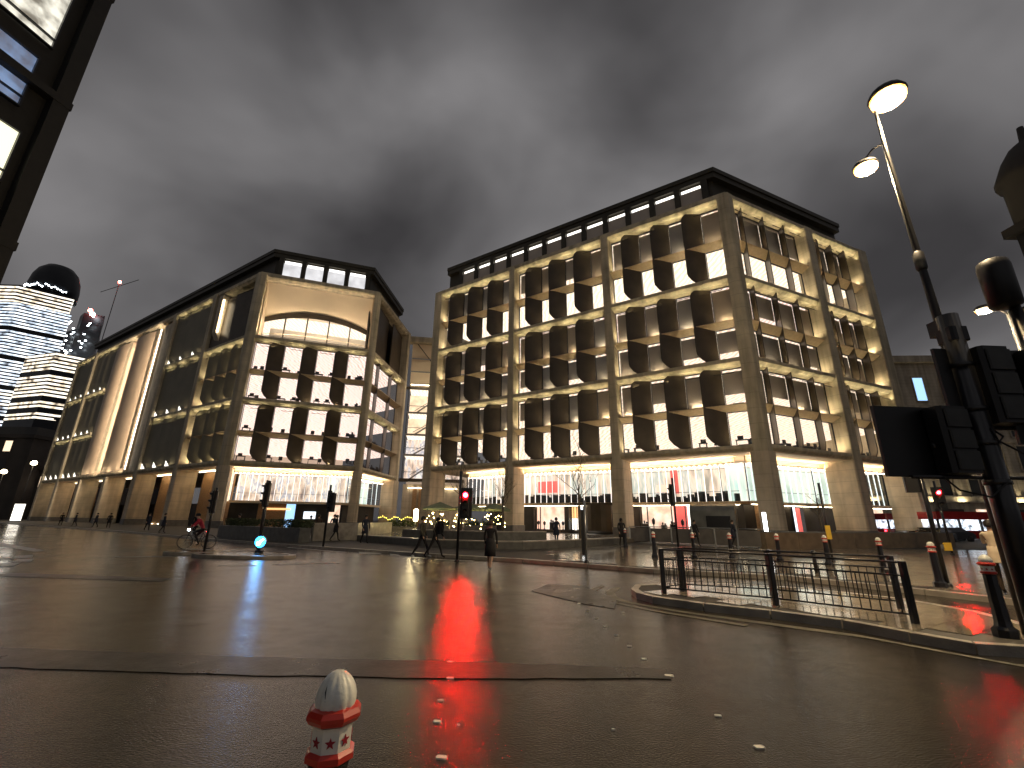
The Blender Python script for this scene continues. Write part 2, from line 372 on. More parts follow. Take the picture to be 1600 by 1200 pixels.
def inside(p, poly):
    c = False; n = len(poly)
    for i in range(n):
        (x1,y1),(x2,y2) = poly[i], poly[(i+1)%n]
        if (y1 > p[1]) != (y2 > p[1]) and p[0] < (x2-x1)*(p[1]-y1)/(y2-y1)+x1: c = not c
    return c
def clip_poly(poly, edge_a, edge_b):
    out = []; side = lambda p: (edge_b[0]-edge_a[0])*(p[1]-edge_a[1])-(edge_b[1]-edge_a[1])*(p[0]-edge_a[0])
    for i in range(len(poly)):
        p, q = poly[i], poly[(i+1)%len(poly)]; sp, sq = side(p), side(q)
        if sp >= 0: out.append(p)
        if (sp >= 0) != (sq >= 0): t = sp/(sp-sq); out.append((p[0]+(q[0]-p[0])*t, p[1]+(q[1]-p[1])*t))
    return out
def lay_slabs(parent, region, convex, x0, x1, y0, y1, z, L_, W_, ang, cap):
    rnd = random.Random(5); n = 0; ca, sa = cos(ang), sin(ang); cx, cy = (x0+x1)/2, (y0+y1)/2; meshes = {}; rest = MB(); R_ = hypot(x1-x0,y1-y0)/2; j = 0
    cells = []; v = -R_
    while v < R_:
        u = -R_+(j%2)*L_/2
        while u < R_:
            c = (cx+u*ca-v*sa, cy+u*sa+v*ca); q = [(cx+a*ca-b*sa, cy+a*sa+b*ca) for a, b in ((u-L_/2+.005,v-W_/2+.005),(u+L_/2-.005,v-W_/2+.005),(u+L_/2-.005,v+W_/2-.005),(u-L_/2+.005,v+W_/2-.005))]
            k = sum(inside(p, region) for p in q)
            if x0 <= c[0] <= x1 and y0 <= c[1] <= y1 and k: cells.append((hypot(*c), c, q, k))
            u += L_
        v += W_; j += 1
    cells.sort(key=lambda t: t[0])
    for d, c, q, k in cells:
        if k < 4:
            if not convex: continue
            for i in range(len(region)): 
                q = clip_poly(q, region[i], region[(i+1)%len(region)])
                if len(q) < 3: break
            if len(q) < 3: continue
        dz = rnd.uniform(-.002,.003); m = MB(); m.prism([(p[0]-c[0],p[1]-c[1]) for p in q], -.03, 0)
        if n < cap: o = build(m, 'paving_stone', 'paving', parent, (c[0],c[1],z+dz)); n += 1
        else: rest.prism(q, z-.03, z+dz)
    if rest.v: build(rest, 'paving_stones_beyond', 'paving', parent)['kind'] = 'stuff'
a_ = sum(ii[i][0]*ii[(i+1)%len(ii)][1]-ii[(i+1)%len(ii)][0]*ii[i][1] for i in range(len(ii)))
lay_slabs(island, ii if a_ > 0 else ii[::-1], True, 2, 9, 6, 13, .125, .75, .50, .55, 120)
lay_slabs(pavement, poly, False, 2, 34, 5, 30, K, .90, .60, -.35, 290)
oi = [tuple(Vector(p)+(Vector(p)-cen).normalized()*.40) for p in isl[:10]]; o2 = [tuple(Vector(p)+(Vector(p)-cen).normalized()*.62) for p in isl[:10]]
for i in range(9): paint('edge_line', [oi[i], o2[i], o2[i+1], oi[i+1]], 'faded_paint')
for i in range(9):
    q1 = [tuple(Vector(p)+(Vector(p)-cen).normalized()*.86) for p in isl[:10]]; q2 = [tuple(Vector(p)+(Vector(p)-cen).normalized()*1.02) for p in isl[:10]]
    if i < 5: paint('edge_line', [q1[i], q2[i], q2[i+1], q1[i+1]], 'faded_paint')
# road patches (darker relaid strips)
def patch(pts, seed):      # relaid strip with a wavering sawn edge
    rnd = random.Random(seed); out = []
    for i in range(len(pts)):
        a, b = pts[i], pts[(i+1)%len(pts)]; n = max(1,int(hypot(b[0]-a[0],b[1]-a[1])/.25))
        for k in range(n): out.append((a[0]+(b[0]-a[0])*k/n+rnd.uniform(-.02,.02), a[1]+(b[1]-a[1])*k/n+rnd.uniform(-.02,.02)))
    return paint('road_patch', out, 'asphalt_patch')
patch([(-9.5,6.6),(-6.4,6.25),(-2.99,5.97),(-.71,5.92),(1.79,5.74),(1.72,5.42),(-.63,5.33),(-2.66,5.36),(-5.6,5.5),(-9.5,5.6)], 1)
patch([(.5,11.4),(1.0,12.6),(1.9,12.4),(2.3,10.4),(2.0,9.3),(1.5,9.8)], 2)
patch([(-14,13.5),(-9,12.8),(-8.8,12.2),(-14,12.8)], 3)
# markings
for q in ([(-29,26.8),(-21.1,21.5),(-21.0,20.9),(-29,26.0)], [(-23.5,19.9),(-18.2,17.6),(-18.5,17.1),(-23.5,19.3)], [(-19.2,19.1),(-18.2,18.1),(-18.6,17.8),(-19.5,18.7)],
          [(-17.6,17.6),(-16.7,16.6),(-17.1,16.4),(-18,17.4)], [(-16.6,16.2),(-15.8,15.2),(-16.1,15.0),(-17,15.9)],
          [(-7.47,23.3),(-6.4,23.0),(-5.95,22.0),(-6.94,21.8)], [(-5.67,22.3),(-5.2,22.0),(-4.9,21.2),(-5.4,21.4)], [(-4.5,20.9),(-4.0,20.6),(-3.5,20.0),(-4.0,20.1)],
          [(-8.4,16.9),(-6.3,17.7),(-6.2,17.45),(-8.3,16.6)], [(-9.9,16.2),(-8.7,16.4),(-8.6,16.2),(-9.8,16.0)], [(-15.8,19.0),(-13.6,19.6),(-13.5,19.35),(-15.6,18.75)],
          [(-16.5,24.0),(-12.5,22.6),(-12.5,22.35),(-16.5,23.7)], [(-12.2,26.0),(-7.9,22.95),(-7.9,22.7),(-12.2,25.7)], [(-3.1,19.6),(-1.4,19.1),(-1.5,18.9),(-3.1,19.4)]):
    paint('road_marking', q)
for x0, y0 in ((8.4, 15.6), (9.7, 14.6)): pass
# reflective crossing studs
stud_spots = [(1.75,5.52,.085),(1.82,4.49,.05),(1.88,3.94,.07),(1.65,6.12,.06),(1.62,6.69,.055),(1.58,7.27,.055),(1.53,7.84,.06),(1.50,8.42,.05),(1.46,9.07,.055),(1.42,9.86,.06),(1.38,10.6,.05),
              (-.68,5.9,.06),(-.61,5.35,.07),(-.62,4.75,.05),(-.58,4.3,.06),(-.46,3.73,.07),(2.1,9.0,.05),(.85,4.2,.025),(-.4,4.25,.02)]
st0 = None
for i, (x, y, r) in enumerate(stud_spots):
    m = MB(); m.bbox(-1,-.62,0,1,.62,.22,.3)
    if st0 is None:
        st0 = build(m, 'road_stud', 'stud_metal'); me = st0.data; o = st0
    else: o = link('road_stud', me)
    o.location = (x, y, 0); o.scale = (r*.55, r*.55, .04); o.rotation_euler.z = random.uniform(-.3, .3)
    tag(o, '', 'road stud', 'crossing studs set in the wet road')
    side = 'of the row leading to the railed island' if x > .8 else 'of the row in the red reflection'
    nearer = sorted([s for s in stud_spots if (s[0] > .8) == (x > .8)], key=lambda s: s[1])
    k = nearer.index((x, y, r)); words = ['first', 'second', 'third', 'fourth', 'fifth', 'sixth', 'seventh', 'eighth', 'ninth', 'tenth', 'eleventh', 'twelfth', 'thirteenth', 'fourteenth']
    o['label'] = '%s pale metal stud %s' % (words[k], side)

# ------------------------------------------------------------------ main building kit
LV = [8.55, 17.46, 27.01, 37.25]; SOF = 8.2
class Bld:
    def __init__(s, root): s.root = root; s.o = Vector(root.location); s.cache = {}
    def part(s, mb, name, mats, frame=None, parent=None):
        if frame is None: return link(name, mb.mesh(name, mats), parent or s.root, -s.o if parent is None else (0,0,0))
        P, a = frame; return link(name, mb.mesh(name, mats), s.root, Vector((P[0], P[1], 0))-s.o, a)
    def inst(s, me, name, frame, off):
        P, a = frame; w = Vector((P[0]+off[0]*cos(a)-off[1]*sin(a), P[1]+off[0]*sin(a)+off[1]*cos(a), off[2]))
        return link(name, me, s.root, w-s.o, a)
def frame(P, Q): return (P, atan2(Q[1]-P[1], Q[0]-P[0])), hypot(Q[0]-P[0], Q[1]-P[1])
def blade_mesh(w, h):
    # an angled bronze fin: back edge at x=0,y=1.4 ; front edge at x=-w,y=.25 ; chamfered at foot and head
    mb = MB(); zs = [(0,.50),(.055,.22),(.12,.03),(.16,0),(.44,0),(.5,.02),(.56,0),(.92,0),(.965,.08),(1,.22)]
    vs = []; n = 6
    for zf, c in zs:
        ring = []
        for k in range(n):
            t = c+(1-c)*k/(n-1); x = -w*(1-t); y = .25+1.15*(t**1.25); ring.append((x, y))
        th = lambda k: .10+.16*k/(n-1)
        loop = [(x, y, zf*h) for x, y in ring]+[(ring[k][0]-th(k)*.75, ring[k][1]+th(k)*.35, zf*h) for k in range(n-1,-1,-1)]
        vs += loop
    m = 2*n; fs = []
    for i in range(len(zs)-1):
        for k in range(m): fs.append((i*m+k, i*m+(k+1)%m, (i+1)*m+(k+1)%m, (i+1)*m+k))
    fs += [tuple(range(m))[::-1], tuple(range((len(zs)-1)*m, len(zs)*m))]
    mb.add(vs, fs); return mb
def window_unit(b, fr, u0, u1, z0, z1, mode, cache, first=True):
    """one glazed opening in the bay: black frame, glass pane, and behind it a drawn blind or the open office"""
    w, h = u1-u0, z1-z0; key = (round(w,2), round(h,2), first)
    if key not in cache:
        f = MB(); t = .07
        f.box(0,1.36,0,w,1.52,t); f.box(0,1.36,h-t,w,1.52,h); f.box(0,1.36,t,t,1.52,h-t); f.box(w-t,1.36,t,w,1.52,h-t)
        p = MB(); p.add([(t,1.45,t),(w-t,1.45,t),(w-t,1.45,h-t),(t,1.45,h-t)], [(0,1,2,3)])
        bls = []
        for zb_, mm_ in ((0,'blind'),(0,'blind'),(0,'blind_grey'),(h*.0,'blind_warm'),(h*.30,'blind')):
            bl = MB(); bl.box(.15 if first else .0,1.60,zb_,w-.02,1.66,h-.26); bls.append(bl.mesh('blind',mm_))
        cache[key] = (f.mesh('window','frame_black'), p.mesh('pane','window_glass'), bls)
    fm, pm, bm = cache[key]
    o = b.inst(fm, 'window', fr, (u0, 0, z0)); link('pane', pm, o)
    if mode == 'blind': link('blind', random.choice(bm), o)
    return o
def bay(b, fr, u0, u1, z0, z1, lower, upper, nb=3, lean=.52, led=True, cache=None, win=True, top=True, bm='bronze'):
    """one structural bay of one double storey: angled bronze blades, hoods, windows, lights"""
    W = u1-u0; m = W/(nb+.5); h = z1-z0; zs0, zs1 = z0+h*.44, z0+h*.53
    kb_ = ('bl', round(m,2), round(h,2), lean)
    if kb_ not in cache: cache[kb_] = blade_mesh(m*lean, h).mesh('blade', bm)
    back = lambda k: u0+m*(k+.45+lean)
    for k in range(nb): b.inst(cache[kb_], 'blade', fr, (back(k), 0, z0))
    zs0 = z0+h*.43; zs1 = zs0+.74
    for k in range(nb+1):
        ka = back(k-1)+.02 if k else u0; kb = back(k)-.2 if k < nb else u1
        f0 = (u0+m*(k-1+.45)+.10) if k else u0; f1 = (u0+m*(k+.45)-.04) if k < nb else u1
        key = ('sh', k == 0, k == nb, round(f1-f0,2), round(kb-ka,2))
        if key not in cache:
            s = MB(); q0, q1, r0, r1 = f0-ka, f1-ka, 0.0, kb-ka; t_ = .10; hh = h*.05
            s.add([(q0,.32,.50),(q1,.32,.50),(r1,1.34,0),(r0,1.34,0),(q0,.32,.58),(q1,.32,.58),(r1,1.34,.72),(r0,1.34,.72)],
                  [(0,3,2,1),(4,5,6,7),(0,1,5,4),(1,2,6,5),(2,3,7,6),(3,0,4,7)]); cache[key] = s.mesh('shelf','shelf')
        b.inst(cache[key], 'shelf', fr, (ka, 0, zs0))
        if win:
            window_unit(b, fr, ka, kb, z0, zs0, lower[k % len(lower)], cache, k == 0); window_unit(b, fr, ka, kb, zs1, z1, upper[k % len(upper)], cache, k == 0)
        ua, ub = (back(k-1) if k else u0), (u0+m*(k+.45) if k < nb else u1)     # the clear gap between blades
        if led:
            if 'led' not in cache:
                l = MB(); l.up(-.5,1.12,0,.5,1.24,.06); cache['led'] = l.mesh('uplight', ['frame_black','led_warm'])
            uc = ua+(ub-ua)*.62
            b.inst(cache['led'], 'uplight', fr, (uc, 0, z0+.02)); b.inst(cache['led'], 'uplight', fr, (uc, 0, zs1+.03))
        if top:
            if 'bl_' not in cache:
                l = MB(); l.up(-1.0,.30,0,1.0,.36,.05); cache['bl_'] = l.mesh('beam_fill_light', ['frame_black','beam_fill'])  # added unseen light, hung below each beam to brighten its face
            b.inst(cache['bl_'], 'beam_fill_light', fr, ((u0+u1)/2+(k-nb/2)*W/(nb+1), 0, z1-.80))
def plain_bay(b, fr, u0, u1, z0, z1, n=3):
    w = (u1-u0)/n
    for k in range(n):
        a, c = u0+k*w+.02, u0+(k+1)*w+.10; m = MB(); ch = 1.0
        v = [(a+1.1,.52,z0+.02),(c,.90,z0+.02),(c,.90,z1-.02),(a,.36,z1-.02),(a,.36,z0+ch)]
        m.add(v+[(x,y+.14,z) for x,y,z in v], [(0,1,2,3,4),(9,8,7,6,5)]+[(i,i+5,(i+1)%5+5,(i+1)%5) for i in range(5)]); b.part(m, 'bronze_panel', 'bronze_streetlit', fr)
        if w > 3: m = MB(); m.add([(a,.40,z0+.02),(a+1.15,.50,z0+.02),(a,.40,z0+ch)],[(0,1,2)]); m.add([(a,.42,z0+.02),(a+1.15,.52,z0+.02),(a,.42,z0+ch)],[(2,1,0)]); b.part(m, 'sill_glow', 'lit_white', fr)  # window light at the panel feet, put in as glowing triangles
        l = MB(); l.up(a+1.5,.16,z0+.03,a+2.5,.22,z0+.07); b.part(l, 'uplight', ['frame_black','led_wing'], fr)
        l = MB(); l.up(a+.8,.12,z1-.80,a+3.0,.17,z1-.75); b.part(l, 'beam_fill_light', ['frame_black','beam_fill'], fr)  # same added light, so the beam over plain panels is bright
    m = MB(); m.box(u0, 1.1, z0, u1, 1.3, z1); b.part(m, 'backing_wall', 'dark_wall', fr)
def beam(b, fr, u0, u1, z, mats='stone', top=.55, d=.0):
    m = MB(); m.extr_x([(d+.42,z-.30),(d+.05,z+.02),(d+.05,z+top-.06),(d+.10,z+top),(1.5,z+top),(1.5,z-.30)], u0, u1)
    return b.part(m, 'beam', mats, fr)
def column(b, fr, u, z0, z1, w=1.0, dep=1.6, name='column', matn='stone', front=-.05):
    m = MB(); m.bbox(u-w/2, front, z0, u+w/2, front+dep, z1, .08); return b.part(m, name, matn, fr)
def off_corner(P, Q, R, d):
    """corner Q of line PQ, QR moved inward by d (inward = left of travel)"""
    a1 = atan2(Q[1]-P[1], Q[0]-P[0]); a2 = atan2(R[1]-Q[1], R[0]-Q[0])
    n1 = (-sin(a1), cos(a1)); n2 = (-sin(a2), cos(a2)); k = 1+n1[0]*n2[0]+n1[1]*n2[1]
    return (Q[0]+(n1[0]+n2[0])/k*d, Q[1]+(n1[1]+n2[1])/k*d)
def off_end(P, Q, at, d):
    a = atan2(Q[1]-P[1], Q[0]-P[0]); return (at[0]-sin(a)*d, at[1]+cos(a)*d)
def on(P, Q, t):
    L_ = hypot(Q[0]-P[0], Q[1]-P[1]); return (P[0]+(Q[0]-P[0])*t/L_, P[1]+(Q[1]-P[1])*t/L_)

# ================================================================== RIGHT BLOCK
Z_, A_, B_, C_, D_, E_ = (-12.5,66.0), (-.5,57.5), (11.4,49.3), (24.1,41.7), (37.4,47.8), (47.9,52.6)
rb = Bld(thing('office_building', 'six-tier sandstone office block with bronze fins, on the right across the junction', 'office building', (14, 52, 0)))
fZC, LZC = frame(Z_, C_); fCE, LCE = frame(C_, E_)
uA, uB = [hypot(p[0]-Z_[0], p[1]-Z_[1]) for p in (A_, B_)]; uD = hypot(D_[0]-C_[0], D_[1]-C_[1])
cache = {}
def ring(d, back=26):
    c = off_corner(Z_, C_, E_, d); z = off_end(Z_, C_, Z_, d); e = off_end(C_, E_, E_, d)
    return [z, c, e, (off_end(C_, E_, E_, back)), off_end(Z_, C_, Z_, back)]
STO = []
for i in range(3):
    z0, z1 = LV[i]+.55, LV[i+1]-.6; STO += [z0-.02, z0+(z1-z0)*.53]
zslabs = STO+[LV[3]+.3]
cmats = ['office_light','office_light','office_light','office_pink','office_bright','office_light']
for i in range(6):
    top = zslabs[i+1]; s = MB(); s.prism(ring(1.75), top-.45, top-.05); rb.part(s, 'floor_slab', 'slab')
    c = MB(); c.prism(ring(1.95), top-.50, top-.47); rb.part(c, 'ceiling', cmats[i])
    k = MB(); r0 = ring(24); k.prism(r0, zslabs[i]-.04, top-.52); rb.part(k, 'core_wall', 'core_wall')
s = MB(); s.prism(ring(1.75), LV[0]-.1, LV[0]+.42); rb.part(s, 'floor_slab', 'slab')
# side wall on the far end and back (seen from a step aside)
O, I = 'open', 'blind'
spec = {2: ([O,O,O,O],[I,I,I,I]), 1: ([I,I,I,I],[I,I,I,I]), 0: ([O,O,O,O],[I,I,I,I])}
for i in range(3):
    z0, z1 = LV[i]+.47, LV[i+1]-.31
    lo, up = spec[i]
    for (a, c) in ((0, uA), (uA, uB), (uB, LZC)):
        wl = .7 if a == 0 else .5; wr = 1.1 if c == LZC else .5
        bay(rb, fZC, a+wl, c-wr, z0, z1, lo, up, 3, cache=cache)
    for (a, c) in ((0, uD), (uD, LCE)):
        bay(rb, fCE, a+(1.0 if a == 0 else .7), c-.7, z0, z1, lo, up, 3, lean=.30, cache=cache)
for i in range(4):
    beam(rb, fZC, .6, LZC-.9, LV[i], top=.45 if i else .35); beam(rb, fCE, .9, LCE-.5, LV[i], top=.45 if i else .35)
    # top lit fascia strip under the cornice is stone; small head led tubes
column(rb, fZC, .1, SOF+.0, LV[3]+.5, 1.45, 2.0); column(rb, fZC, uA, SOF, LV[3]+.5, .95); column(rb, fZC, uB, SOF, LV[3]+.5, 1.0)
column(rb, fCE, uD, SOF, LV[3]+.5, 1.5, 1.9); column(rb, fCE, LCE, SOF, LV[3]+.5, 2.0, 2.2)
cc = Vector(C_)
m = MB(); d1 = (Vector(Z_)-cc).normalized(); d2 = (Vector(E_)-cc).normalized()
def corner_poly(c, d1, d2, w, dep, front=.06):
    n1 = Vector((d1.y, -d1.x)); n1 = n1 if n1.dot(-c) > 0 else -n1
    n2 = Vector((d2.y, -d2.x)); n2 = n2 if n2.dot(-c) > 0 else -n2
    bis = (n1+n2).normalized()
    return [tuple(c+bis*.10+d1*.25), tuple(c+bis*.10+d2*.25), tuple(c+d2*w), tuple(c+d2*w-n2*dep), tuple(c+d1*w-n1*dep), tuple(c+d1*w)]
m.prism(corner_poly(cc, d1, d2, 1.05, 1.4), SOF, LV[3]+.5); rb.part(m, 'column', 'stone')
# ground piers
def pier(b, fr, u, w, dep, z0=1.0, name='pier', front=-.05, plinth=True):
    m = MB(); m.bbox(u-w/2, front, z0, u+w/2, front+dep, SOF-.01, .12); b.part(m, name, 'pier_stone', fr)
    if plinth:
        m = MB(); m.bbox(u-w/2-.08, front-.08, 0, u+w/2+.08, front+dep+.08, z0, .12); b.part(m, 'plinth', 'plinth_stone', fr)
pier(rb, fZC, .1, 1.7, 3.4); pier(rb, fZC, uA, 1.4, 2.8); pier(rb, fZC, uB, 1.45, 2.8); pier(rb, fCE, uD, 1.7, 3.2); pier(rb, fCE, LCE, 1.9, 3.2)
m = MB(); m.prism(corner_poly(cc, d1, d2, 1.35, 1.6), 1.0, SOF-.01); rb.part(m, 'pier', 'pier_stone')
m = MB(); m.prism(corner_poly(cc, d1, d2, 1.45, 1.7), 0, 1.0); rb.part(m, 'plinth', 'plinth_stone')
# soffit
s = MB(); s.prism(ring(.35, 24), SOF-.02, SOF+.10); rb.part(s, 'soffit', 'soffit')
# serpentine mezzanine glazing
def serp(P, Q, L, t, base=4.2, amp=.9, ph=0): return base+amp*sin(2*pi*t/L*1.5+ph)
def mezz_line(P, Q, n, base, amp, ph, t0=0, t1=None):
    L_ = hypot(Q[0]-P[0], Q[1]-P[1]); t1 = L_ if t1 is None else t1; out = []
    for i in range(n+1):
        t = t0+(t1-t0)*i/n; p = on(P, Q, t); out.append(off_end(P, Q, p, base+amp*sin(t*.21+ph)))
    return out
line1 = mezz_line(Z_, C_, 22, 3.9, .8, 1.2, 4.5, LZC-3.2); line2 = mezz_line(C_, E_, 12, 3.4, .7, -.3, 1.2, LCE-2.0)
def glazing(b, line, z0, z1, fins=2, finmat='fin_glow', dep=.10):
    pm = {}
    for i in range(len(line)-1):
        a, c = line[i], line[i+1]; p = MB(); p.add([(a[0],a[1],z0),(c[0],c[1],z0),(c[0],c[1],z1),(a[0],a[1],z1)], [(0,1,2,3)]); b.part(p, 'pane', 'clear_glass')
    f = MB()
    for i in range(len(line)-1):
        a, c = Vector(line[i]), Vector(line[i+1]); t = (c-a).normalized(); nn = Vector((t.y, -t.x))
        if nn.dot(-a) < 0: nn = -nn
        for k in range(fins):
            p = a+(c-a)*k/fins; w = t*.028
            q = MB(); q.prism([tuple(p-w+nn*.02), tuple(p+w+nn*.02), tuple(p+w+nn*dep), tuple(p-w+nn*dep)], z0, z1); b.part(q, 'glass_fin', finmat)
def mullions(b, line, z0, z1, every=3):
    for i in range(0, len(line), every):
        p = Vector(line[i]); m = MB(); m.bbox(p.x-.06,p.y-.06,z0,p.x+.06,p.y+.06,z1,.01); b.part(m, 'mullion', 'frame_black')
def ribbon(line, d0, d1, z0, z1):
    m = MB()
    for i in range(len(line)-1):
        a, c = Vector(line[i]), Vector(line[i+1]); t = (c-a).normalized(); nn = Vector((t.y, -t.x))
        if nn.dot(-a) < 0: nn = -nn
        m.prism([tuple(a+nn*d0), tuple(c+nn*d0), tuple(c+nn*d1), tuple(a+nn*d1)], z0, z1)
    return m
def downs(line):
    m = MB()
    for i in range(len(line)-1):
        for k in range(3):
            p = Vector(line[i])+(Vector(line[i+1])-Vector(line[i]))*(k+.5)/3; t = (Vector(line[i+1])-Vector(line[i])).normalized(); nn = Vector((t.y, -t.x))
            if nn.dot(-p) < 0: nn = -nn
            p = p+nn*.33; m.box(p.x-.07,p.y-.07,7.40,p.x+.07,p.y+.07,7.50)
    return m
def cove(line):
    m = MB()
    for i in range(len(line)-1):
        a, c = Vector(line[i]), Vector(line[i+1]); t = (c-a).normalized(); nn = Vector((t.y, -t.x))
        if nn.dot(-a) < 0: nn = -nn
        q = [a+nn*.62, c+nn*.62, c+nn*.72, a+nn*.72]
        if (q[1]-q[0]).cross(q[2]-q[0]) < 0: q = q[::-1]
        vs = [(p.x,p.y,7.52) for p in q]+[(p.x,p.y,7.58) for p in q]
        m.add(vs, [(0,3,2,1),(0,1,5,4),(1,2,6,5),(2,3,7,6),(3,0,4,7)], 0)
        m.add([(p.x,p.y,7.57) for p in q], [(0,1,2,3)], 1)
    return m
def strip(line, z0, z1, off):
    m = MB()
    vs = []; fs = []
    for i, p in enumerate(line):
        a, c = Vector(line[max(i-1,0)]), Vector(line[min(i+1,len(line)-1)]); t = (c-a).normalized(); nn = Vector((t.y, -t.x))
        if nn.dot(-a) < 0: nn = -nn
        q = Vector(p)+nn*off; vs += [(q.x,q.y,z0),(q.x,q.y,z1)]
        if i: fs.append((2*i-2, 2*i, 2*i+1, 2*i-1))
    return m.add(vs, fs)
for line, backm, dep in ((line1, 'mezz_back', -3.2), (line2, 'mezz_teal', -2.2)):
    glazing(rb, line, 3.75, 7.45, 2, 'fin_glow' if line is line1 else 'fin_glow_cool')
    rb.part(downs(line), 'downlight_row', 'downlight')['kind'] = 'stuff'
    mullions(rb, line, 3.75, 7.45)
    rb.part(ribbon(line, -.25, -.20, 4.75, 4.80), 'handrail', 'steel')
    rb.part(ribbon(line, .06, .30, 3.42, 3.74), 'sill_band', 'cream'); rb.part(ribbon(line, .02, .16, 7.46, SOF-.03), 'head_band', 'soffit')
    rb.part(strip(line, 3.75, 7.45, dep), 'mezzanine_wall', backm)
    rb.part(ribbon(line, dep, -.05, 3.46, 3.72), 'mezzanine_floor', 'timber')
    rb.part(ribbon(line, dep, -.3, 7.50, 7.56), 'mezzanine_ceiling', 'office_light')
    rb.part(cove(line), 'soffit_light', ['steel','led_cove'])
    rb.part(ribbon(line, .10, .22, 3.36, 3.405), 'sill_glow', 'led_soft')
# dark figures and screens behind the mezzanine glass as furniture
fur = MB()
for i, p in enumerate(line1[:-1]):
    for k in range(4):
        q = Vector(p)+(Vector(line1[i+1])-Vector(p))*(k*.25+random.uniform(.02,.2)); h = random.uniform(.5, 1.15)
        q = q+Vector((.55,.84))*random.uniform(.8,1.6); w2 = random.uniform(.12,.55); fur.bbox(q.x-w2, q.y-.2, 3.73, q.x+w2, q.y+.2, 3.73+h, .05)
rb.part(fur, 'mezzanine_furniture', 'dark_furniture')['kind'] = 'stuff'
# display screens on the mezzanine wall
def on_wall(fr, u, y, z, w, h, name, matn, t=.06, parent=rb): m = MB(); m.box(u-w/2, y-t, z-h/2, u+w/2, y, z+h/2); return parent.part(m, name, matn, fr)
on_wall(fZC, uA+2.6, 5.6, 5.9, 2.9, 1.5, 'display_screen', 'lit_red'); on_wall(fZC, uA-1.9, 5.6, 5.9, 1.9, 1.9, 'display_screen', 'lit_cream')
on_wall(fZC, uB+4.9, 5.2, 6.0, .8, 2.6, 'display_screen', 'lit_red'); on_wall(fZC, uB+3.4, 5.2, 5.3, 1.2, .8, 'display_screen', 'lit_pink')
# ground floor behind the piers: shopfronts with mullions
gl = off_end(Z_, C_, on(Z_, C_, 7), 5.2)
def front_bits(fr, seq, y, z0, z1):
    for (u, w, name, matn) in seq:
        m = MB(); m.box(u, y+(.9 if 'lit' in matn or 'glow' in matn else 0), z0, u+w-.02, y+1.1, z1); rb.part(m, name, matn, fr)
        if 'lit' in matn or 'glow' in matn:
            p = MB(); p.add([(u,y,z0),(u+w,y,z0),(u+w,y,z1),(u,y,z1)], [(0,1,2,3)]); rb.part(p, 'shop_pane', 'window_glass', fr)
            f = MB(); f.box(u-.05,y-.06,z0,u+.05,y+.06,z1); rb.part(f, 'mullion', 'frame_black', fr)
front_bits(fZC, [(uA+1.0,1.0,'shop_display','lit_pink'),(uA+2.0,3.4,'shop_display','shop_glow'),(uA+5.5,.7,'entrance_jamb','dark_wall'),(uA+12.0,1.0,'shop_wall','dark_wall'),
  (uB-1.8,1.3,'shop_display','lit_pink'),(uB+.8,.9,'shop_display','shop_glow'),(uB+1.7,2.7,'shop_display','shop_glow'),(uB+4.4,1.5,'shop_display','lit_red'),(uB+5.9,2.8,'shop_display','lit_white'),
  (uB+8.7,1.0,'shop_display','lit_orange'),(uB+9.7,.9,'shop_display','lit_blue'),(uB+10.6,4.0,'shop_wall','timber')], 4.6, .5, 3.4)
front_bits(fCE, [(1.2,3.0,'shop_wall','dark_wall'),(4.4,1.3,'shop_display','lit_cool'),(5.7,2.8,'shop_wall','dark_wall'),(8.6,1.9,'shop_display','lit_cool'),(10.5,1.2,'shop_wall','dark_wall')], 4.2, .5, 3.4)
rs_ = random.Random(4)
for u_ in [uA+1.6+i*.9 for i in range(5)]+[uB+1.2+i*1.05 for i in range(8)]:     # stands, tables and dressed forms inside the shop windows
    m = MB(); h_ = rs_.uniform(.9,1.7); y_ = 4.75+rs_.uniform(0,.4)
    if rs_.random() < .5: m.lathe([(.18,0),(.06,.1),(.05,h_*.5),(.16,h_*.6),(.19,h_*.85),(.06,h_*.95),(.08,h_)],8,(u_,y_,.5))
    else: m.box(u_-.3,y_,.5,u_+.3,y_+.35,.5+h_*.55); m.box(u_-.2,y_+.05,.5+h_*.56,u_-.05,y_+.2,.5+h_*.75); m.box(u_+.05,y_+.05,.5+h_*.56,u_+.22,y_+.25,.5+h_*.68)
    rb.part(m, 'display_stand', 'dark_furniture', fZC)
on_wall(fCE, 9.4, 4.15, 2.0, .55, 2.4, 'red_figure_display', 'lit_red', .1)
b2 = MB(); b2.box(uA+1.0, 4.5, 0, uB-1.0, 4.62, 1.25); 
# dark ground wall and terrace behind everything
w = MB(); w.prism([off_end(Z_,C_,on(Z_,C_,7.5),5.9), off_corner(Z_,C_,E_,5.9), off_end(C_,E_,E_,5.6), off_end(C_,E_,E_,24), off_end(Z_,C_,Z_,24)], .2, 3.45); rb.part(w, 'ground_wall', 'dark_wall')
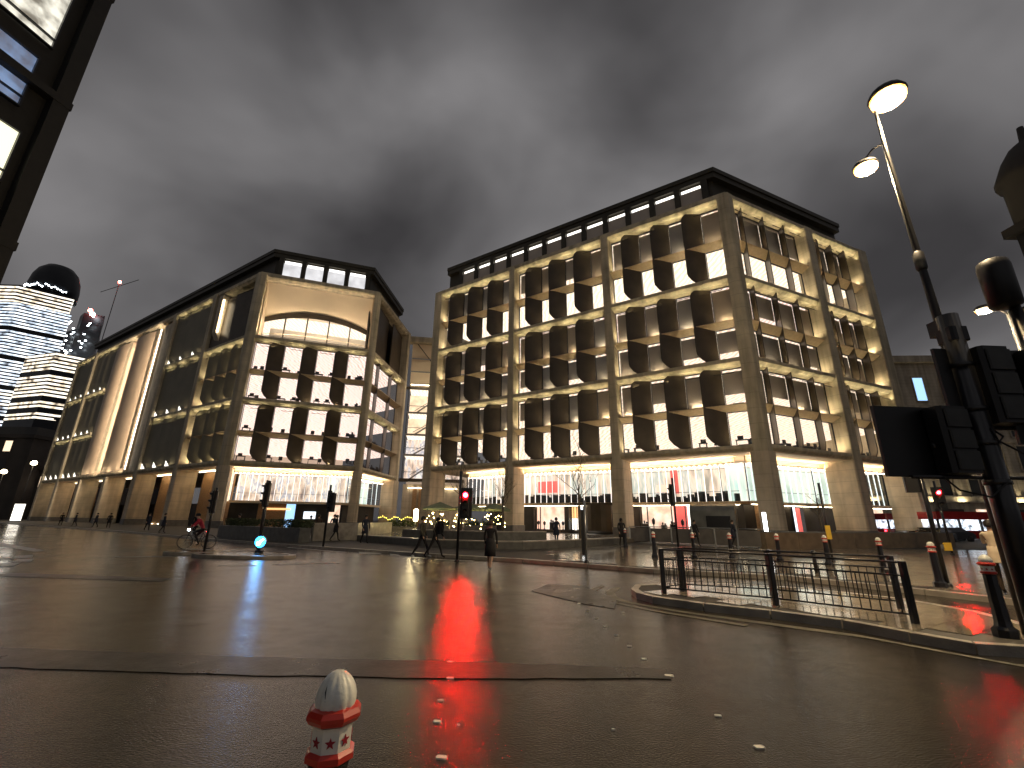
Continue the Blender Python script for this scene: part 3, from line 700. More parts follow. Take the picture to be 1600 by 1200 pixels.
# entrance: dark bronze drum portal with glazed doors
def arc_drum(fr, u, y, r, z0, z1, a0, a1, name, matn, n=10):
    m = MB(); pts = [(u+r*cos(a0+(a1-a0)*i/n), y+r*sin(a0+(a1-a0)*i/n)) for i in range(n+1)]
    for i in range(n):
        (x0,y0),(x1,y1) = pts[i], pts[i+1]; s = .94
        m.prism([(x0,y0),(x1,y1),(u+(x1-u)*s,y+(y1-y)*s),(u+(x0-u)*s,y+(y0-y)*s)], z0, z1)
    return rb.part(m, name, matn, fr)
arc_drum(fZC, uA+10.6, 4.6, 2.0, .5, 3.5, pi, 2*pi, 'entrance_drum', 'bronze')
m = MB(); m.box(uA+6.2,3.2,3.42,uA+12.8,4.9,3.70); rb.part(m, 'entrance_canopy', 'bronze', fZC)
for (u, w_, mm) in ((uA+6.3,.8,'lit_orange'),(uA+7.45,.95,'lit_cool'),(uA+8.4,.95,'lit_orange')):
    f = MB(); z0, z1, t = .5, 3.35, .06
    f.box(u,4.1,z0,u+t,4.2,z1); f.box(u+w_-t,4.1,z0,u+w_,4.2,z1); f.box(u+t,4.1,z1-t,u+w_-t,4.2,z1); f.box(u+t,4.1,z0,u+w_-t,4.2,z0+t)
    d = rb.part(f, 'door', 'frame_black', fZC)
    p = MB(); p.add([(u+t,4.15,z0+t),(u+w_-t,4.15,z0+t),(u+w_-t,4.15,z1-t),(u+t,4.15,z1-t)], [(0,1,2,3)]); link('door_glass', p.mesh('door_glass','window_glass'), d)
    q = MB(); q.box(u,5.2,.5,u+w_,5.25,1.9); rb.part(q, 'lobby_light', 'lit_white', fZC); q = MB(); q.box(u,5.2,1.92,u+w_,5.25,3.3); rb.part(q, 'lobby_light', mm, fZC)
# far-left dark edge wall
# attic: set-back dark metal storey
ain = 2.1
def attic(b, fr, u0, u1, n, strip_m, pm='blind', y=2.1, z0=37.7, zt=43.3):
    m = (u1-u0)/n
    for k in range(n+1):
        q = MB(); q.box(u0+k*m-.36, y-.1, z0, u0+k*m+.36, y+.6, 42.0); b.part(q, 'attic_post', 'attic_metal', fr)
    for k in range(n):
        a, c = u0+k*m+.36, u0+(k+1)*m-.36
        q = MB(); q.box(a, y+.12, z0+.9, c, y+.2, 41.2); o = b.part(q, 'attic_window', pm, fr)
        q = MB(); q.box(a+.1, y+.3, 41.22, c-.1, y+.36, 41.75); link('strip_light', q.mesh('strip_light', strip_m), o)
        q = MB(); q.box(a, y+.05, z0, c, y+.25, z0+.88); b.part(q, 'attic_upstand', 'attic_metal', fr)
attic(rb, fZC, 3.0, LZC-2.3, 12, 'attic_strip')
m = MB(); m.prism(ring(ain+.6), 37.3, 42.0); rb.part(m, 'attic_wall', 'attic_metal')
m = MB(); m.prism(ring(ain-.12), 42.0, 42.7); rb.part(m, 'roof_edge', 'attic_metal'); m = MB(); m.prism(ring(ain-.28), 42.72, 43.3); rb.part(m, 'roof', 'attic_metal')
m = MB(); m.prism(ring(.2), LV[3]+.5, LV[3]+.72); rb.part(m, 'cornice', 'stone')
m = MB(); r0 = ring(ain+.5); m.prism([r0[1], r0[2], r0[3], (r0[1][0]+3, r0[1][1]+22)], 37.6, 41.9)
# reverse side wall of the far right end
m = MB(); e0 = off_end(C_,E_,(E_[0],E_[1]),1.5); e1 = off_end(C_,E_,(E_[0],E_[1]),26); m.prism([e0, e1, (e1[0]+.9*.8, e1[1]+.43*.8), (e0[0]+.9*.8, e0[1]+.43*.8)], SOF, 37.7); rb.part(m, 'end_wall', 'stone')

# ================================================================== LEFT BLOCK
F_, G_, H_ = (-39.1,60.3), (-22.3,66.3), (-20.9,83.4)
DL = Vector((-.845,.534))
def W(t): return (F_[0]+DL.x*t, F_[1]+DL.y*t)
P4 = W(81.2)
lb = Bld(thing('office_building', 'long sandstone office block with arched upper loggia and giant bronze panels, on the left', 'office building', (-40, 75, 0)))
fW, LW = frame(P4, F_); fFG, LFG = frame(F_, G_); fGH, LGH = frame(G_, H_)
def U(t): return LW-t
def ringL(d, back=20):
    p4 = off_end(P4, F_, P4, d); f = off_corner(P4, F_, G_, d); g_ = off_corner(F_, G_, H_, d); h = off_end(G_, H_, H_, d)
    return [p4, f, g_, h, (h[0]-8, h[1]+6), off_end(P4, F_, P4, back)]
cacheL = {}
# split storeys: lower two tiers
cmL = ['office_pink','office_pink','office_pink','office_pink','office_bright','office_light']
for i in range(6):
    top = zslabs[i+1]
    if i == 5:
        continue
    if i == 4: top = LV[3]-.4
    s = MB(); s.prism(ringL(1.75 if i != 4 else 3.4), top-.45, top-.05); lb.part(s, 'floor_slab', 'slab')
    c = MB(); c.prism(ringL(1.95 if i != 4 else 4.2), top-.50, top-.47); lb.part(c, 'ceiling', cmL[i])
    k = MB(); k.box(-13, 26, zslabs[i]-.04, LFG-3, 26.3, top-.52); lb.part(k, 'core_wall', 'core_wall', fFG)
s = MB(); s.prism(ringL(1.75), LV[0]-.1, LV[0]+.42); lb.part(s, 'floor_slab', 'slab')
for i in range(4):
    tp = .45 if i else .35
    beam(lb, fFG, .8, LFG-.5, LV[i], top=tp); beam(lb, fGH, .6, LGH-.4, LV[i], top=tp)
    beam(lb, fW, U(28.3), U(.8), LV[i], top=tp); beam(lb, fW, U(81.2), U(57.0), LV[i], top=tp)
    if i in (0, 3): beam(lb, fW, U(57.0), U(28.3), LV[i], top=tp)
for t, w in ((13.6,1.1),(28.3,1.2),(68.9,1.1),(81.0,1.0)): column(lb, fW, U(t), SOF, LV[3]+.5, w, 1.7)
for t in (13.6, 28.3, 41.5, 55.0, 68.9, 81.0): pier(lb, fW, U(t), 1.5, 3.0)
column(lb, fGH, LGH-.3, SOF, LV[3]+.5, 1.1, 1.6); pier(lb, fGH, LGH-.6, 2.6, 2.4)
for (c, da, db, w) in ((Vector(F_), DL, (Vector(G_)-Vector(F_)).normalized(), .95), (Vector(G_), (Vector(F_)-Vector(G_)).normalized(), (Vector(H_)-Vector(G_)).normalized(), .75)):
    m = MB(); m.prism(corner_poly(c, da, db, w, 1.4), SOF, LV[3]+.5); lb.part(m, 'column', 'stone')
    m = MB(); m.prism(corner_poly(c, da, db, w+.2, 1.6), 1.0, SOF-.01); lb.part(m, 'pier', 'pier_stone')
    m = MB(); m.prism(corner_poly(c, da, db, w+.3, 1.7), 0, 1.0); lb.part(m, 'plinth', 'plinth_stone')
for i in range(2):
    z0, z1 = LV[i]+.47, LV[i+1]-.31
    bay(lb, fFG, 1.0, LFG-.8, z0, z1, [O]*4, [O]*4, 3, cache=cacheL, led=False, lean=.42)
    bay(lb, fGH, 1.2, LGH-1.0, z0, z1, [O]*4, [O]*4, 2, cache=cacheL, led=False, lean=.30)
    bay(lb, fW, U(13.6)+.6, U(0)-1.0, z0, z1, [I]*4, [I]*4, 3, lean=.75, cache=cacheL, bm='bronze_streetlit')
    # sill lights of the gable bay
    for k in range(4):
        l = MB(); u = 2.6+k*4.2; l.box(u-.8,.20,LV[i+1]-1.6,u+.8,.28,LV[i+1]-1.55)
for i in range(3):
    z0, z1 = LV[i]+.47, LV[i+1]-.31
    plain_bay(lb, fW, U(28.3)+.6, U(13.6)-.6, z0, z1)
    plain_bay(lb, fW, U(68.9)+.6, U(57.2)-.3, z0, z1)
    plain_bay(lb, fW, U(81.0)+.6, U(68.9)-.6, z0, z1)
# top tier of the near bay and of the return: large plain bronze screens with a swept lower corner
def screen(b, fr, u0, u1, z0, z1, n=3, y=.45):
    m_ = (u1-u0)/n
    for k in range(n):
        a, c = u0+k*m_, u0+(k+1)*m_
        m = MB(); m.add([(a+.12,y,z0+.4),(c-.3,y+.7,z0+.1),(c,y+.9,z0+1.4),(c,y+.9,z1-.3),(c-.3,y+.7,z1),(a+.12,y,z1-.5),
                         (a+.12,y+.2,z0+.4),(c-.3,y+1.0,z0+.1),(c,y+1.2,z0+1.4),(c,y+1.2,z1-.3),(c-.3,y+1.0,z1),(a+.12,y+.2,z1-.5)],
                        [(0,1,2,3,4,5),(11,10,9,8,7,6)]+[(i,(i+1)%6+0,(i+1)%6+6,i+6) for i in range(6)])
        b.part(m, 'bronze_screen', 'bronze', fr)
screen(lb, fW, U(13.6)+.6, U(0)-1.0, LV[2]+.5, LV[3]-.8, 2); screen(lb, fGH, .9, LGH-.9, LV[2]+.5, LV[3]-.8, 2)
m = MB(); m.box(U(13.6)+.6, 1.8, LV[2]+.4, U(0)-1, 1.95, LV[3]-.5); lb.part(m, 'backing_wall', 'dark_wall', fW)
m = MB(); m.box(.9, 1.8, LV[2]+.4, LGH-.9, 1.95, LV[3]-.5); lb.part(m, 'backing_wall', 'dark_wall', fGH)
# pale swept jamb beside the near top bay
m = MB(); m.extr_x([(.0,LV[3]-.5),(.0,LV[2]+3.2),(1.1,LV[2]+1.0),(1.7,LV[2]+1.0),(1.7,LV[3]-.5)], U(11.9), U(10.6)); lb.part(m, 'swept_jamb', 'pier_stone', fW)
l = MB(); l.box(U(10.5), .1, LV[2]+3, U(10.3), .2, LV[3]-1.4); lb.part(l, 'jamb_light', 'led_soft', fW)
# giant double bay panels
for (ta, tb) in ((46.0, 34.2), (56.6, 46.4)):
    w_ = ta-tb; n = 8; vs = []; fs = []
    for k in range(n+1):
        t = k/n; x = U(ta)+w_*t; y = .35+1.25*(1-t)**0.0*(t**1.6)-.5*sin(pi*t); vs += [(x, y, LV[0]+.4), (x, y, LV[3]-.7)]
        if k: fs.append((2*k-2, 2*k, 2*k+1, 2*k-1))
    m = MB(); m.add(vs, fs, 0, True); lb.part(m, 'giant_panel', 'bronze_light', fW)
    x1 = U(tb)+.30
    l = MB(); l.box(x1, -.55, LV[0]+.8, x1+.05, -.15, LV[3]-1.4); l.add([(x1-.004,-.52,LV[0]+.85),(x1-.004,-.18,LV[0]+.85),(x1-.004,-.18,LV[3]-1.45),(x1-.004,-.52,LV[3]-1.45)], [(0,3,2,1)], 1); lb.part(l, 'panel_light', ['pier_stone','led_panel'], fW)
    for k in range(4):
        l = MB(); ux = U(ta)+w_*(k+.6)/4; l.up(ux-.6,-.35,LV[0]+.40,ux+.6,-.22,LV[0]+.46); lb.part(l, 'uplight', ['frame_black','led_wing'], fW)
m = MB(); m.box(U(34.0)+.35, -.1, LV[0]+.4, U(34.0)+.8, 1.4, LV[3]-1.6); lb.part(m, 'panel_reveal', 'pier_stone', fW)
m = MB(); m.box(U(57.2), 2.0, LV[0]+.4, U(29.0), 2.2, LV[3]-.4); lb.part(m, 'backing_wall', 'dark_wall', fW)
m = MB(); m.box(U(32.6), .3, LV[0]+.4, U(28.9), 1.9, LV[3]-.9); lb.part(m, 'pale_panel', 'pier_stone', fW)
l = MB(); l.box(U(33.3), -.1, LV[0]+.6, U(33.15), .05, LV[3]-1.6); lb.part(l, 'panel_light', 'led_white', fW)
# arched loggia in the gable top tier
a0, a1 = 1.0, LFG-.8; zb = LV[2]+.55; za = zb+3.3
def arch_z(u): t = (u-a0)/(a1-a0)*2-1; return za+1.25*(1-t*t)
n = 20; vs = []; fs = []
for k in range(n+1):
    u = a0+(a1-a0)*k/n; bow = 1.3*(1-((u-a0)/(a1-a0)*2-1)**2)
    vs += [(u, 3.2-bow, arch_z(u)+.75), (u, 2.2-bow*.6, arch_z(u)+2.0), (u, 1.2, LV[3]-1.0), (u, .9, LV[3]-.55)]
    if k: fs += [(4*k-4+j, 4*k+j, 4*k+j+1, 4*k-4+j+1) for j in range(3)]
m = MB(); m.add(vs, fs, 0, True); lb.part(m, 'loggia_vault', 'cream', fFG)
vs = []; fs = []
for k in range(n+1):
    u = a0+(a1-a0)*k/n; bow = 1.3*(1-((u-a0)/(a1-a0)*2-1)**2)
    vs += [(u, 3.1-bow, arch_z(u)), (u, 3.0-bow, arch_z(u)+.8), (u, 3.3-bow, arch_z(u)+.8), (u, 3.3-bow, arch_z(u))]
    if k: fs += [(4*k-4+j, 4*k+j, 4*k+(j+1)%4, 4*k-4+(j+1)%4) for j in range(4)]
m = MB(); m.add(vs, fs); lb.part(m, 'arch_band', 'bronze', fFG)
for k in range(5):
    ua, ub = a0+(a1-a0)*k/5, a0+(a1-a0)*(k+1)/5; vs = []; q = 5
    for j in range(q+1):
        u = ua+(ub-ua)*j/q; bow = 1.3*(1-((u-a0)/(a1-a0)*2-1)**2); vs += [(u, 3.15-bow, zb), (u, 3.15-bow, arch_z(u))]
    m = MB(); m.add(vs, [(2*j,2*j+2,2*j+3,2*j+1) for j in range(q)]); lb.part(m, 'pane', 'window_glass', fFG)
    if k:
        bow = 1.3*(1-((ua-a0)/(a1-a0)*2-1)**2); m = MB(); m.box(ua-.09, 3.0-bow, zb, ua+.09, 3.3-bow, arch_z(ua)+.1); lb.part(m, 'mullion', 'bronze', fFG)
for z in (zb+.15, zb+1.25):
    vs = []; fs = []
    for k in range(n+1):
        u = a0+(a1-a0)*k/n; bow = 1.3*(1-((u-a0)/(a1-a0)*2-1)**2); vs += [(u,2.9-bow,z),(u,2.9-bow,z+.09)]
        if k: fs.append((2*k-2,2*k,2*k+1,2*k-1))
    m = MB(); m.add(vs, fs); lb.part(m, 'balcony_rail', 'cream', fFG)
l = MB(); l.up(a0+.6, .75, zb+.25, a1-.6, .87, zb+.31); lb.part(l, 'loggia_light', ['steel','led_loggia'], fFG)
m = MB(); m.box(a0-.05,.8,LV[2]+.45,a0+.15,3.4,LV[3]-.5); m2 = MB(); m2.box(a1-.15,.8,LV[2]+.45,a1+.05,3.4,LV[3]-.5)
lb.part(m,'loggia_jamb','cream',fFG); lb.part(m2,'loggia_jamb','cream',fFG)
# loggia ceiling inside (bright)
m = MB(); m.box(a0,3.5,zb+4.75,a1,9,zb+4.8); lb.part(m,'ceiling','office_bright',fFG); m = MB(); m.box(a0,9.0,zb-.2,a1,9.1,LV[3]-.5); lb.part(m,'backing_wall','core_wall',fFG)
m = MB(); m.box(a0,1.6,zb-.3,a1,9,zb-.05); lb.part(m,'floor_slab','slab',fFG)
# attic of the left block
attic(lb, fFG, 2.2, LFG-2.2, 4, 'attic_strip_bright', 'lit_attic')
m = MB(); m.prism(ringL(2.7), 37.3, 42.0); lb.part(m, 'attic_wall', 'attic_metal')
m = MB(); m.prism(ringL(1.98), 42.0, 42.7); lb.part(m, 'roof_edge', 'attic_metal'); m = MB(); m.prism(ringL(1.84), 42.72, 43.3); lb.part(m, 'roof', 'attic_metal')
m = MB(); m.prism(ringL(.2), LV[3]+.5, LV[3]+.72); lb.part(m, 'cornice', 'stone')
# soffit, mezzanine, ground of the left block
m = MB(); m.prism(ringL(.35), SOF-.02, SOF+.10); lb.part(m, 'soffit', 'soffit')
lineF = mezz_line(F_, G_, 10, 2.3, .4, 1.5, 1.2, LFG-1.0); lineG = mezz_line(G_, H_, 8, 2.0, .5, 0, 1.2, LGH-2.6)
for line, backm, fins in ((lineF, 'mezz_back_left', 2), (lineG, 'mezz_teal', 1)):
    glazing(lb, line, 3.75, 7.45, fins, 'fin_glow' if line is lineF else 'fin_glow_cool')
    lb.part(downs(line), 'downlight_row', 'downlight')['kind'] = 'stuff'
    mullions(lb, line, 3.75, 7.45)
    lb.part(ribbon(line, -.25, -.20, 4.75, 4.80), 'handrail', 'steel')
    lb.part(ribbon(line, .06, .30, 3.42, 3.74), 'sill_band', 'cream'); lb.part(ribbon(line, .02, .16, 7.46, SOF-.03), 'head_band', 'soffit')
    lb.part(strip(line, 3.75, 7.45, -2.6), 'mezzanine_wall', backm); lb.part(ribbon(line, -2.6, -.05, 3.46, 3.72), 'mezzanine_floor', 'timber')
    lb.part(ribbon(line, -2.6, -.3, 7.50, 7.56), 'mezzanine_ceiling', 'office_pink'); lb.part(cove(line), 'soffit_light', ['steel','led_cove'])
def wall_bits(fr, seq, y, b):
    for (u, w, z0, z1, name, matn) in seq:
        m = MB(); m.box(u, y, z0, u+w-.02, y+.3, z1); b.part(m, name, matn, fr)
wall_bits(fFG, [(1.2,3.6,0,3.4,'shop_wall','dark_wall'),(4.8,3.6,0,3.4,'shop_wall','timber'),(8.4,1.2,.2,3.4,'shop_display','lit_sky_blue'),(9.6,4.6,0,3.4,'shop_wall','dark_wall'),(14.2,1.9,0,3.4,'shop_display','shop_glow')], 3.3, lb)
wall_bits(fGH, [(1.2,12.5,0,3.4,'shop_wall','dark_wall')], 2.6, lb)
on_wall(fFG, 11.6, 3.25, 1.9, 1.6, 1.0, 'display_screen', 'lit_cool', .06, lb); on_wall(fFG, 7.3, 3.25, 2.7, 3.4, .25, 'shop_sign', 'lit_orange', .06, lb)
for ta, tb, mm in ((12.6,3.2,'timber'),(27.3,17.6,'timber'),(40.5,30.5,'timber'),(54,43,'dark_wall'),(68,57,'timber'),(80,71,'dark_wall')):
    m = MB(); m.box(U(ta), 3.6, .0, U(tb), 3.8, 8.1); lb.part(m, 'colonnade_wall', mm, fW)
    for q in range(int((ta-tb)/2.2)):
        l = MB(); u = U(ta)+1.0+q*2.2; l.box(u-.25,3.35,.25,u+.25,3.42,.30); lb.part(l, 'uplight', 'led_soft', fW)
    l = MB(); l.box(U(ta)+.6, 2.6, 7.98, U(tb)-.6, 2.75, 8.03); lb.part(l, 'soffit_light', 'led_soft', fW)
for ta, tb, mm in ((3.3,1.4,'lit_cream'),(70.6,68.2+1.4,'lit_cream')):
    m = MB(); m.box(U(ta), 2.4, 3.6, U(tb), 2.5, 7.9); lb.part(m, 'lit_window', mm, fW)
m = MB(); m.prism(ringL(4.4), .1, 3.45); lb.part(m, 'ground_wall', 'dark_wall')
# uplight rows on the underside of the gable beams
for fr, L_, b in ((fFG, LFG, lb),):
    for i in (1, 2):
        for k in range(4):
            l = MB(); u = 2.2+k*(L_-3)/4; l.up(u-.3,.75,LV[i-1]+.5,u+.3,.83,LV[i-1]+.56); b.part(l, 'uplight', ['frame_black','led_warm'], fr)

def clutter(b, fr, u0, u1, z, seed, dens=2.2):
    rnd = random.Random(seed); m = MB(); u = u0
    while u < u1:
        w = rnd.uniform(.3,1.0); h = rnd.uniform(.25,.95); y = rnd.uniform(1.8,2.5)
        if rnd.random() < .5:      # desk with a screen
            m.box(u,y,z+.70,u+w+.5,y+.7,z+.74); m.box(u+.05,y+.05,z,u+.1,y+.6,z+.70); m.box(u+w+.4,y+.05,z,u+w+.45,y+.6,z+.70); m.box(u+.2,y+.3,z+.78,u+.75,y+.34,z+1.15)
        else:                      # chair or plant tub
            m.bbox(u,y,z+.40,u+.5,y+.5,z+.48,.08); m.bbox(u,y+.42,z+.5,u+.5,y+.5,z+.95,.03); m.box(u+.22,y+.2,z,u+.28,y+.26,z+.40)
        u += w+rnd.uniform(.2,dens)
    b.part(m, 'office_furniture', 'dark_furniture', fr)['kind'] = 'stuff'
clutter(rb, fZC, 1, LZC-1, LV[0]+.44, 1); clutter(rb, fCE, 1, LCE-1, LV[0]+.44, 2); clutter(rb, fZC, 1, LZC-1, LV[2]+.44, 3, 6)
for i_ in range(4): clutter(lb, fFG, 1, LFG-1, zslabs[i_]+.0, 10+i_, 1.6); clutter(lb, fGH, 1, LGH-1, zslabs[i_]+.0, 20+i_)

# ------------------------------------------------------------------ glazed link between the blocks
lk = Bld(thing('glazed_link', 'brightly lit glazed atrium link between the two sandstone office blocks', 'atrium', (-16, 86, 0)))
LA, LB_ = (-20.6,84.6), (-9.0,86.4); fLK, LLK = frame(LA, LB_)
for i, (z0, z1) in enumerate(((9.0,13.2),(13.6,17.2),(17.6,21.6),(22.0,26.6))):
    m = MB(); m.box(0, 1.0, z1, LLK, 7, z1+.38); lk.part(m, 'floor_slab', 'slab', fLK)
    m = MB(); m.box(.2, 1.1, z1-.05, LLK-.2, 6.8, z1-.02); lk.part(m, 'ceiling', 'office_bright', fLK)
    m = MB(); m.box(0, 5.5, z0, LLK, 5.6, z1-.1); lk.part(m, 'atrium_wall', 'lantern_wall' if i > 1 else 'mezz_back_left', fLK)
    for k in range(3):
        a, c = LLK*k/3, LLK*(k+1)/3
        m = MB(); m.add([(a,.95,z0),(c,.95,z0),(c,.95,z1),(a,.95,z1)], [(0,1,2,3)]); lk.part(m, 'pane', 'window_glass', fLK)
        m = MB(); m.box(a-.07,.85,z0,a+.07,1.05,z1); lk.part(m, 'mullion', 'frame_black', fLK)
    m = MB(); m.box(0,.86,z0+1.1,LLK,.94,z0+1.2); lk.part(m, 'transom', 'steel', fLK)
    # escalator / stair truss diagonals
    m = MB(); m.tube([(1.2,3.5,z0),(6.5,3.5,z1-.3)], .16, 6); m.tube([(1.2,4.2,z0+.9),(6.5,4.2,z1+.1)], .06, 6); lk.part(m, 'stair_truss', 'steel', fLK)
m = MB(); m.box(-.4,.4,8.3,LLK,1.6,8.9); lk.part(m, 'beam', 'bronze', fLK)
# upper vault
vs = []; fs = []
for k in range(9):
    u = LLK*k/8; vs += [(u, 2.0+1.5*sin(k/8*pi), 27.0), (u, 1.0, 36.4)]
    if k: fs.append((2*k-2,2*k,2*k+1,2*k-1))
m = MB(); m.add(vs, fs, 0, True); lk.part(m, 'atrium_vault', 'cream', fLK)
m = MB(); m.box(.4,-.2,27.2,LLK-.4,-.05,27.28); lk.part(m, 'vault_light', 'led_soft', fLK)
for z in (30.2, 33.0): m = MB(); m.box(0,.6,z,LLK,.8,z+.18); lk.part(m, 'transom', 'steel', fLK)
m = MB(); m.tube([(1,.7,36.4),(6,.7,30.2)], .09, 6); lk.part(m, 'roof_brace', 'bronze', fLK)
m = MB(); m.box(-.6,.0,36.5,LLK+1,1.6,37.7); lk.part(m, 'beam', 'stone', fLK); m = MB(); m.box(-.6,.8,26.7,LLK,1.8,27.1); lk.part(m, 'beam', 'bronze', fLK)
m = MB(); m.box(0,5.6,0,LLK,5.9,8.2); lk.part(m, 'arcade_wall', 'pier_stone', fLK)
m = MB(); m.box(1.0,5.2,7.4,LLK-1,5.3,7.46); lk.part(m, 'arcade_light', 'led_soft', fLK)
for u in (2.0, 3.2): m = MB(); m.box(u,5.3,.2,u+.8,5.45,7.6); lk.part(m, 'door_panel', 'timber', fLK)
m = MB(); m.prism([(-21.5,92.6),(-9,92.6),(-9,100),(-21.5,100)], 0, 37); lk.part(m, 'rear_wall', 'core_wall')

# ================================================================== the city around
def zones(name, label, cat, loc): return Bld(thing(name, label, cat, loc))
# --- tall towers far behind on the left
def tower(label, cx, cy, poly, z0, z1, floors, mt, loc, crown=None, dark_every=0, broken=0):
    b = Bld(thing('office_tower', label, 'skyscraper', loc))
    m = MB(); m.prism(poly, 0, z1); b.part(m, 'tower_shaft', 'tower_dark')
    c = Vector((sum(p[0] for p in poly)/len(poly), sum(p[1] for p in poly)/len(poly)))
    big = [tuple(c+(Vector(p)-c)*1.006) for p in poly]; fh = (z1-z0)/floors
    for k in range(floors):
        if dark_every and k % dark_every == dark_every-1: continue
        if random.random() < broken: continue
        m = MB(); m.prism(big, z0+k*fh+fh*.22, z0+k*fh+fh*.74); b.part(m, 'lit_floor', mt if random.random() > .07 else 'tower_floor_warm')
    return b
oct1 = [(-700,500),(-640,462),(-578,468),(-547,500),(-560,508),(-640,575),(-700,580)]
t1 = tower('tall faceted glass skyscraper with white lit floors under a dark domed crown', 0, 0, oct1, 70, 238, 44, 'tower_floor', (-620,510,0), dark_every=9)
m = MB(); m.prism([(-650,468),(-588,470),(-553,502),(-570,515),(-660,560)], 238, 262); t1.part(m, 'upper_storeys', 'tower_dark')
for k in range(5):
    m = MB(); m.prism([(-650.5,467),(-587.5,469),(-552,502),(-570,516),(-660,560)], 240+k*4.4, 241.8+k*4.4); t1.part(m, 'lit_floor', 'tower_floor_warm')
m = MB(); m.lathe([(24,0),(24,14),(22.5,26),(19,36),(13,43),(3,47)], 24, (-586,505,262)); t1.part(m, 'crown', 'tower_dark')
m = MB()
for k in range(26):
    a = -pi*.95+k*pi*.9/26; zr = 266+random.uniform(0,5); m.box(-586+24.6*cos(a)-.6,505+24.6*sin(a)-.6,zr,-586+24.6*cos(a)+.6,505+24.6*sin(a)+.6,zr+1.1)
t1.part(m, 'crown_lamp_row', 'tower_star')['kind'] = 'stuff'
t3 = tower('stepped office tower with warm white floor bands between the domed skyscraper and the sandstone block', 0, 0, [(-520,445),(-475,432),(-459,450),(-500,490),(-520,490)], 60, 163, 26, 'tower_floor_warm', (-480,455,0), dark_every=7, broken=.12)
t2 = Bld(thing('office_tower', 'mostly dark skyscraper with a few white lights and a red beacon at its top', 'skyscraper', (-628,610,0)))
m = MB(); m.prism([(-655,600),(-628,588),(-603,598),(-640,637),(-655,640)], 0, 258); t2.part(m, 'tower_shaft', 'tower_dark')
m = MB(); m.prism([(-645,602),(-628,590),(-607,601),(-635,630),(-645,630)], 258, 284); t2.part(m, 'tower_top', 'tower_dark')
m = MB()
for k in range(26): x = random.uniform(-650,-603); z = random.uniform(190,280); y = 585+ (abs(x+625)*.45) - 2.0; m.box(x-1,y-.6,z-.6,x+1.3,y,z+.7)
t2.part(m, 'lit_window_row', 'tower_star')['kind'] = 'stuff'
m = MB(); m.lathe([(2.2,0),(2.6,2),(1.6,4)], 8, (-618,588,285)); t2.part(m, 'beacon', 'beacon')
m = MB(); m.lathe([(2.6,0),(3,2),(1.6,4.4)], 8, (-613,588,279)); t2.part(m, 'top_floodlight', 'tower_star')
cr = thing('tower_crane', 'slim tower crane with a red lamp, high beyond the dark skyscraper', 'crane', (-640,640,0))
m = MB(); m.tube([(0,0,0),(0,0,362)], .7, 4); build(m, 'mast', 'tower_dark', cr); m = MB(); m.tube([(-26,0,345),(30,0,368)], .6, 4); build(m, 'jib', 'tower_dark', cr); m = MB(); m.lathe([(1.6,0),(2.0,1.6),(1.2,3.4)], 8, (0,0,362)); build(m, 'red_lamp', 'beacon', cr)
# --- dark low city blocks on the far left
def low_block(label, x0, y0, x1, y1, h, wins=0, mt='dark_city', roof=True, wm=('lit_cream',)):
    b = Bld(thing('city_building', label, 'building', ((x0+x1)/2,(y0+y1)/2,0)))
    m = MB(); m.box(x0,y0,0,x1,y1,h); b.part(m,'wall',mt)
    m = MB(); m.box(x0-.6,y0-.6,h,x1+.6,y1+.6,h+.9); b.part(m,'cornice',mt)
    if roof: m = MB(); m.box(x0+2,y0+2,h+.9,x1-2,y1-2,h+3.4); b.part(m,'roof','roofing')
    return b
def wins(b, x0, x1, y, z0, nx, nz, dx, dz, w, h, mats, p=.5, fm='dark_city'):
    for i in range(nx):
        for k in range(nz):
            x = x0+i*dx; z = z0+k*dz
            if x+w > x1: continue
            f = MB(); t=.15; f.box(x-t,y-.12,z-t,x+w+t,y-.02,z); f.box(x-t,y-.12,z+h,x+w+t,y-.02,z+h+t); f.box(x-t,y-.12,z,x,y-.02,z+h); f.box(x+w,y-.12,z,x+w+t,y-.02,z+h)
            o = b.part(f, 'window', fm); q = MB(); q.add([(x,y-.05,z),(x+w,y-.05,z),(x+w,y-.05,z+h),(x,y-.05,z+h)],[(0,1,2,3)])
            link('pane', q.mesh('pane', random.choice(mats) if random.random() < p else 'frame_black'), o)
b = low_block('dark street block with unlit windows, left of the long sandstone office', -175, 118, -128, 150, 21); wins(b,-172,-130,118,3,9,4,4.6,4.8,2,2.8,['lit_cream'],.06)
b = low_block('low dark block with a peaked turret at the far left edge', -260, 150, -190, 190, 27); wins(b,-256,-192,150,3,10,5,6,5,2.4,3,['lit_cream'],.05)
m = MB(); m.lathe([(4,0),(4,5),(4.6,5.2),(.4,13)], 8, (-212,158,27)); b.part(m,'turret','dark_city')
b = low_block('dark office behind the low blocks with a bright upper window', -215, 205, -165, 235, 44); wins(b,-212,-168,205,26,8,3,5.2,5,3,2.4,['lit_cool'],.3)
b = low_block('nearest dark block beside the far end of the left office', -128, 122, -112, 140, 13); wins(b,-127,-113,122,4,3,2,4.5,4.5,2,2.8,['lit_cream'],.3)
o = thing('street_sign', 'white lit upright panel on the far left pavement', 'sign', (-96,90,0)); m = MB(); m.box(-.9,-.15,.3,.9,.15,3.4); build(m,'lit_panel','lit_white',o); m = MB(); m.box(-1.0,-.2,0,1.0,.2,.3); build(m,'foot','dark_wall',o)
